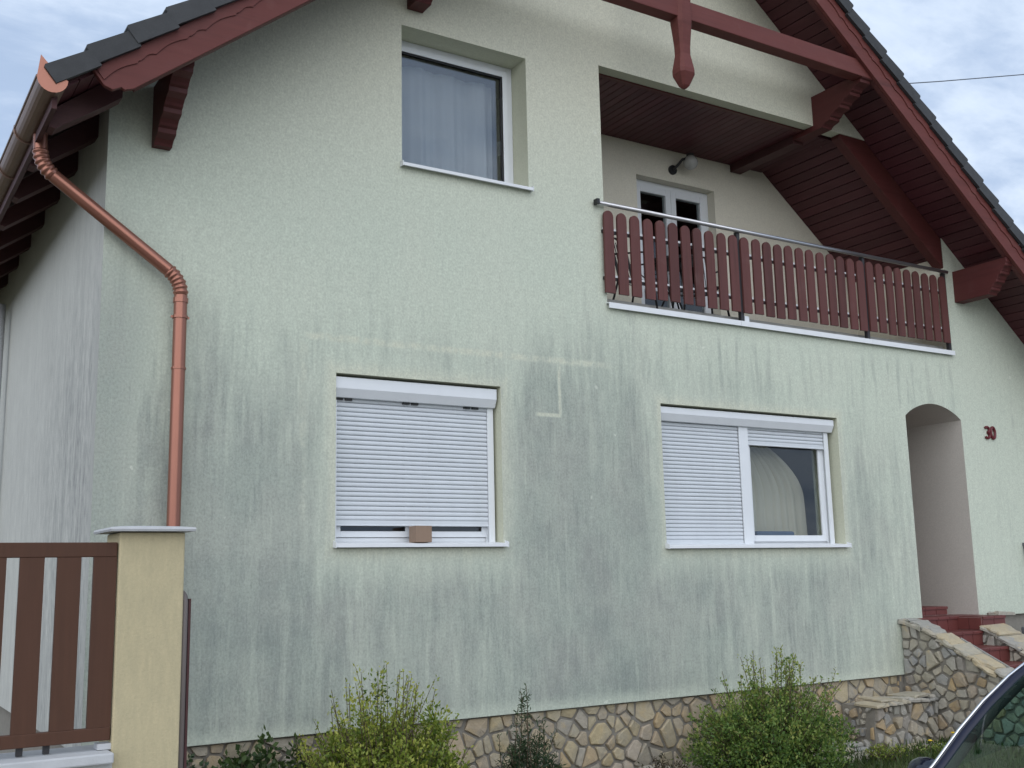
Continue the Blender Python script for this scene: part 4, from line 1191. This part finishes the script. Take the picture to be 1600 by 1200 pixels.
def shrub(name, label, x, y, width, height, shoots, mat, seed, leaf=.026, per=46, group=None, spread=1.0, tall=(), tonebias=0.0, dens=1.0, aspect=.5, spiky=False, fill_lumps=0, fill=90, wisps=0):
    r = random.Random(seed)
    t = thing(name, label, 'shrub', (x, y, GZ), group)
    st = MB(); P, D, S, T = [], [], [], []
    def shoot(bx, by, tx, ty, h, n, lf, bias, thick=.005):
        pts = []
        k = 7
        w1, w2 = r.uniform(-.05, .05), r.uniform(-.05, .05)
        for i in range(k):
            u = i / (k - 1.0)
            pts.append(Vector((bx + (tx - bx) * u ** 1.25 + w1 * math.sin(u * 3.1), by + (ty - by) * u ** 1.25 + w2 * math.sin(u * 3.1), GZ + h * u)))
        st.tube(pts, [thick * (1 - .8 * i / (k - 1)) + .0008 for i in range(k)], 5, False)
        for i in range(n):
            u = r.uniform(.12, 1) ** .8; s = u * (k - 1); a = int(min(s, k - 2)); p = pts[a].lerp(pts[a + 1], s - a)
            if u > .35 and r.random() < (.62 if not spiky else .3):
                off = Vector((r.gauss(0, 1), r.gauss(0, 1), r.gauss(.25, .7))) * (.045 * (1.25 - u)) * (1 if not spiky else .5)
            else: off = Vector((r.gauss(0, .008), r.gauss(0, .008), 0))
            q = p + off; P.append(q); D.append((off.x * 8 + r.gauss(0, .6), off.y * 8 + r.gauss(0, .6), .4)); S.append(lf * r.uniform(.6, 1.25))
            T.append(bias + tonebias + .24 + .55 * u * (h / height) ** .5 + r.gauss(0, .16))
    for i in range(shoots):
        a = r.uniform(0, 6.283); q = math.sqrt(r.random()); e = q * width / 2 * spread
        h = height * (1.0 - .38 * q * q) * r.uniform(.62, .92)
        tx, ty = x + e * math.cos(a), y + e * math.sin(a) * .8
        shoot(x + (tx - x) * .25, y + (ty - y) * .25, tx, ty, h, int(per * dens), leaf, r.gauss(0, .10))
    for i in range(wisps):
        e = r.uniform(-.52, .52) * width; q = abs(e) / (.52 * width)
        shoot(x + e * .4, y + r.uniform(-.15, .15), x + e * 1.05, y + r.uniform(-.3, .2), height * (1.12 - .42 * q * q) * r.uniform(.82, 1.05), 46, leaf * .9, r.gauss(.12, .1), .004)
    for (dx, hh, n) in tall:
        shoot(x + dx * .5, y + r.uniform(-.08, .08), x + dx, y + r.uniform(-.1, .1), hh, n, leaf * .9, .10, .006)
    lumps = []
    ph = [r.uniform(0, 6.28) for _ in range(4)]
    for i in range(fill_lumps):
        a = r.uniform(0, 6.283); q = math.sqrt(r.random()); e = q * width * .48
        top = height * (1 - .55 * q * q) * (.86 + .16 * math.sin(3 * a + ph[0]) + .10 * math.sin(7 * a + ph[1]) + .10 * math.sin(11 * q + ph[2]))
        u = r.uniform(.2, 1.0)
        lumps.append((x + e * math.cos(a), y + e * math.sin(a) * .8, GZ + top * u, r.uniform(.045, .115) * (1.25 - .55 * u), r.gauss(0, .15) + .16 * (u - .6)))
    for (dx, hh, n) in tall:
        if fill_lumps:
            for k in range(7):
                u = .45 + .42 * k / 7
                lumps.append((x + dx * (.5 + .5 * u) + r.gauss(0, .03), y + r.gauss(0, .06), GZ + hh * u, r.uniform(.035, .07) * (1.35 - u), r.gauss(.08, .1)))
    for (lx, ly, lz, lr, lb) in lumps:
        for i in range(int(fill * (lr / .11) ** 2)):
            v = Vector((r.gauss(0, 1), r.gauss(0, 1), r.gauss(0, 1.3))).normalized() * lr * r.uniform(.35, 1.25); v.z *= 1.35
            P.append(Vector((lx, ly, lz)) + v); D.append((v.x / lr, v.y / lr, v.z / lr * .6 + .3)); S.append(leaf * r.uniform(.6, 1.2))
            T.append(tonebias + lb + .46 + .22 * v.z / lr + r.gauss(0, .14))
    st.build('stems', 'bark', t, fixn=False)
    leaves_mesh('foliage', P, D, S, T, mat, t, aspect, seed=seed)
    return t
shrub('golden_shrub', 'bright yellow-green shrub with upright shoots, left of the dark sapling', 1.80, -.75, 1.30, 1.0, 170, 'leaf_bright', 3, .034, 62,
      tall=((-.22, 1.05, 70), (-.13, 1.12, 80), (-.16, 1.0, 60), (.08, 1.10, 80), (.02, 1.0, 60), (.22, 1.03, 60), (.32, 1.0, 50), (.38, .98, 50), (-.36, .9, 40)), fill_lumps=270, fill=150, wisps=34)
shrub('dark_sapling', 'slim dark green spiky evergreen sapling before the stone plinth', 2.98, -.75, .52, .74, 34, 'leaf_dark', 4, .046, 46,
      tall=((.0, .90, 120), (-.12, .80, 70), (.01, .86, 90), (.2, .62, 60), (-.2, .60, 60), (.14, .7, 60), (-.05, .95, 90)), aspect=.20, spiky=True, dens=2.2, fill_lumps=22, fill=40)
shrub('green_shrub', 'large deep green shrub with thin shoots before the right window', 5.42, -.75, 1.56, .90, 190, 'leaf_mid', 5, .033, 66,
      tall=((-.17, 1.08, 110), (-.12, 1.0, 80), (-.22, 1.02, 60), (.28, 1.08, 110), (.18, 1.04, 90), (-.20, 1.0, 50), (.03, .9, 50), (.23, 1.06, 100), (.27, 1.0, 90), (.21, .96, 70), (-.55, .93, 50), (.50, .86, 50), (.56, .8, 40), (-.3, .88, 60)), fill_lumps=170, fill=130, wisps=40)
shrub('reddish_shrub', 'small thin reddish-leaved shrub left of the large green shrub', 4.42, -.55, .50, .32, 24, 'leaf_red', 6, .026, 26)
shrub('small_herb', 'small leafy weed at the plinth left of the low stone block', 6.75, -.85, .50, .22, 26, 'leaf_bright', 8, .024, 30, group='low weeds at the right foot of the house', tonebias=.05)
shrub('small_herb', 'small leafy weed in front of the low stone block', 7.35, -.95, .5, .16, 22, 'leaf_mid', 9, .022, 28, group='low weeds at the right foot of the house', tonebias=.1)
shrub('corner_shrub', 'dark shaded leafy plant beneath the plaster edge beside the gate leaf', .62, -.30, .42, .72, 30, 'leaf_dark', 10, .045, 36, tall=((-.08, .84, 40),), aspect=.55, fill_lumps=26, fill=60)
shrub('ivy_bush', 'dark green bushy ivy under the plaster edge left of the bright shrub', 1.00, -.28, .80, .70, 70, 'leaf_ivy', 12, .048, 50, aspect=.8, fill_lumps=50, fill=60)
shrub('ivy_bush', 'low dark ivy clump just behind the bright yellow-green shrub', 1.45, -.22, .6, .68, 40, 'leaf_ivy', 13, .046, 46, aspect=.8, tonebias=.1, fill_lumps=30, fill=60)
def grass():
    r = np.random.RandomState(2); n = 16000
    P = np.stack([r.uniform(3.0, 9.0, n), r.uniform(-2.1, -.45, n), np.full(n, GZ)], 1)
    D = np.stack([r.normal(0, .35, n), r.normal(0, .35, n), np.ones(n)], 1)
    o = leaves_mesh('lawn_grass', P, D, r.uniform(.04, .13, n), r.uniform(0, 1, n), 'grass', None, .10, .5, 5)
    tag(o, 'rough green grass at the foot of the stonework', 'grass', kind='stuff')
grass()
def dandelion(x, y, h, label):
    t = thing('dandelion', label, 'flower', (x, y, GZ), 'yellow flowers in the grass')
    MB().tube([(x, y, GZ), (x + .01, y, GZ + h)], .003, 5).build('stem', 'bark', t)
    MB().tube([(x + .01, y, GZ + h - .004), (x + .01, y, GZ + h + .004), (x + .01, y, GZ + h + .012)], [.010, .022, .012], 10).build('flower_head', 'yellow', t)
dandelion(7.50, -.75, .12, 'yellow dandelion in the grass, left of the two by the stone block')
dandelion(8.02, -.62, .13, 'yellow dandelion in the grass nearest the stair wall')

# ------------------------------------------------------------------ car
def car():
    t = thing('parked_car', 'dark blue parked car with tinted windscreen at the lower right corner', 'car', (3.3, -5.4, GZ))
    yc, hwid = -5.42, 0.88
    zg = GZ
    # lower body: lofted sections along the length (front at low x)
    secs = [(1.22, .60, .22, .50), (1.30, .72, .14, .60), (1.50, .80, .08, .66), (1.9, .85, .08, .72), (2.35, .87, .08, .765), (2.75, .88, .08, .80),
            (3.4, .88, .08, .83), (4.2, .88, .08, .85), (4.8, .87, .10, .87), (5.2, .84, .14, .86), (5.36, .76, .22, .78), (5.40, .66, .30, .66)]
    rows = []
    for x, w, z0, z1 in secs:
        z0 += zg; z1 += zg + .12
        ring = []
        for k in range(24):
            a = 2 * math.pi * k / 24; c, s = math.cos(a), math.sin(a)
            e = .45
            yy = w * math.copysign(abs(c) ** e, c); zz = (z0 + z1) / 2 + (z1 - z0) / 2 * math.copysign(abs(s) ** e, s)
            if s > 0: yy *= 1 - .10 * s
            ring.append((x, yc + yy, zz))
        rows.append(ring + [ring[0]])
    b = MB().grid(rows); n = 25
    b.f.append(tuple(range(24))[::-1]); k = (len(rows) - 1) * n; b.f.append(tuple(range(k, k + 24)))
    body = b.build('body', 'car', t, smooth=True)
    # greenhouse curves (far side), mirrored for the near side
    A = [Vector(p) for p in ((2.40, -4.560, .60), (2.62, -4.575, .745), (2.79, -4.59, .875), (2.955, -4.605, .985), (3.13, -4.625, 1.085), (3.34, -4.65, 1.180), (3.62, -4.69, 1.265), (4.0, -4.72, 1.315), (4.4, -4.73, 1.320))]
    mir = lambda p: Vector((p.x, 2 * yc - p.y, p.z))
    for sgn, f in ((1, lambda p: p), (-1, mir)):
        pts = [f(p) for p in A]
        MB().tube([p + Vector((.012, -sgn * .022, -.004)) for p in pts], .030, 12).build('roof_pillar', 'car_dark', t, smooth=True)
        MB().tube([p + Vector((-.006, sgn * .006, .010)) for p in pts], .0075, 8).build('edge_highlight', 'chrome', t, smooth=True)  # added chrome tube imitating the sky highlight along the pillar's outer edge
        MB().tube([p + Vector((.022, -sgn * .045, -.008)) for p in pts], .024, 10).build('pillar_seal', 'rubber', t, smooth=True)
        Rr = [Vector(p) for p in ((4.4, -4.73, 1.320), (4.75, -4.71, 1.28), (5.05, -4.66, 1.12), (5.28, -4.60, .85))]
        MB().tube([f(p) for p in Rr], .045, 12).build('rear_pillar', 'car', t, smooth=True)
        Bp = [Vector((3.62, -4.60, .80)), Vector((3.72, -4.64, 1.05)), Vector((3.80, -4.70, 1.285))]
        MB().tube([f(p) for p in Bp], .035, 10).build('door_pillar', 'car', t, smooth=True)
        # side glass
        low = [Vector((2.66, -4.572, .72)), Vector((3.1, -4.568, .77)), Vector((3.6, -4.566, .79)), Vector((4.2, -4.57, .81)), Vector((4.9, -4.585, .84))]
        top = [Vector((2.72, -4.585, .78)), Vector((3.13, -4.625, 1.06)), Vector((3.60, -4.685, 1.24)), Vector((4.3, -4.725, 1.29)), Vector((4.88, -4.69, 1.20))]
        MB().grid([[f(p) for p in low], [f(p.lerp(q, .5) + Vector((0, .012, 0))) for p, q in zip(low, top)], [f(p) for p in top]]).build('side_window', 'glass_car', t, smooth=True, fixn=False)
        # mirror
        m0 = f(Vector((2.84, -4.36, .665)))
        rows = []
        for i in range(9):
            a = math.pi * i / 8
            rows.append([(m0.x + .055 * math.sin(a) * math.cos(2 * math.pi * k / 12), m0.y + .11 * math.cos(a), m0.z + .075 * math.sin(a) * math.sin(2 * math.pi * k / 12)) for k in range(13)])
        mo = MB().grid(rows).build('wing_mirror', 'car', t, smooth=True)
        MB().tube([f(Vector((2.85, -4.44, .65))), f(Vector((2.84, -4.58, .66)))], .022, 8).build('mirror_arm', 'rubber', mo)
        # wheels
        for wx in (1.98, 4.52):
            y0, y1 = (yc + sgn * .70, yc + sgn * .895)
            w = MB().tube([(wx, y0, zg + .31), (wx, y0 + sgn * .02, zg + .31), (wx, y1 - sgn * .02, zg + .31), (wx, y1, zg + .31)], [.28, .31, .31, .28], 28).build('wheel', 'rubber', t, smooth=False)
            MB().tube([(wx, y1 - sgn * .01, zg + .31), (wx, y1 + sgn * .006, zg + .31)], [.21, .19], 24).build('rim', 'chrome', w)
        hl = f(Vector((1.36, yc + .60, zg + .60)))
        MB().tube([(hl.x - .06, hl.y, hl.z), (hl.x + .1, hl.y, hl.z + .03)], [.07, .12], 14).build('headlight', 'chrome', t, smooth=True)
        st = f(Vector((3.55, yc + .36, zg + .5)))
        sx = MB().box(st.x - .05, st.x + .45, st.y - .24, st.y + .24, st.z - .1, st.z + .05).box(st.x + .40, st.x + .55, st.y - .22, st.y + .22, st.z + .05, st.z + .58)
        sx.box(st.x + .47, st.x + .56, st.y - .12, st.y + .12, st.z + .62, st.z + .78)
        sx.build('seat', 'seat', t, bevel=.04)
    # windscreen
    rows = []
    for i, p in enumerate(A[:7]):
        q = mir(p); row = []
        for k in range(13):
            a = k / 12.0; bulge = math.sin(math.pi * a)
            pt = p.lerp(q, a); row.append((pt.x - .16 * bulge * (1 - i / 9.0), pt.y, pt.z + .05 * bulge * (i / 6.0)))
        rows.append(row)
    MB().grid(rows).build('windscreen', 'glass_car', t, smooth=True, fixn=False)
    rows = []
    for i, p in enumerate(A[6:] + [Vector((4.75, -4.71, 1.28))]):
        q = mir(p); rows.append([tuple(p.lerp(q, k / 12.0) + Vector((0, 0, .055 * math.sin(math.pi * k / 12.0)))) for k in range(13)])
    MB().grid(rows).build('roof_panel', 'car', t, smooth=True, fixn=False)
    rows = []
    for p in (Vector((4.78, -4.74, 1.27)), Vector((5.05, -4.69, 1.12)), Vector((5.27, -4.63, .88))):
        q = mir(p); rows.append([tuple(p.lerp(q, k / 12.0) + Vector((.06 * math.sin(math.pi * k / 12.0), 0, 0))) for k in range(13)])
    MB().grid(rows).build('rear_window', 'glass_car', t, smooth=True, fixn=False)
    MB().tube([(3.02, yc + .36 + .19 * math.cos(a * .3927), .78 + .18 * math.sin(a * .3927)) for a in range(17)], .014, 8).build('steering_wheel', 'rubber', t)
    box('number_plate', 'pvc', t, 1.200, 1.214, yc - .26, yc + .26, zg + .34, zg + .45)
    box('dashboard', 'seat', t, 2.55, 2.95, yc - .78, yc + .78, .48, .66, bevel=.05)
car()

# ------------------------------------------------------------------ overhead wire, bin
wr = MB().tube([(9.0, 4.0, 8.62), (10.52, 2.9, 8.72), (13.9, 2.9, 9.66), (22, 2.9, 12.0)], .009, 6).build('overhead_wire', 'wire')
tag(wr, 'thin dark overhead cable running from the roof into the sky', 'cable')
def bin_():
    t = thing('dustbin', 'dark grey lidded bin at the right edge beside the stair wall', 'bin', (9.95, -.7, GZ))
    MB().prism([(9.66, GZ), (10.24, GZ), (10.28, .80), (9.62, .80)], -1.0, -.45, xz).build('body', 'grey_plastic', t, bevel=.02)
    MB().prism([(-1.04, .80), (-.42, .80), (-.42, .93), (-.60, .93), (-1.04, .85)], 9.60, 10.30, lambda u, v, a: (a, u, v)).build('lid', 'grey_plastic', t, bevel=.015)
    for yy in (-.98, -.52):
        MB().tube([(10.1, yy, GZ + .1), (10.1, yy + .06, GZ + .1)], .1, 14).build('wheel', 'rubber', t)
bin_()
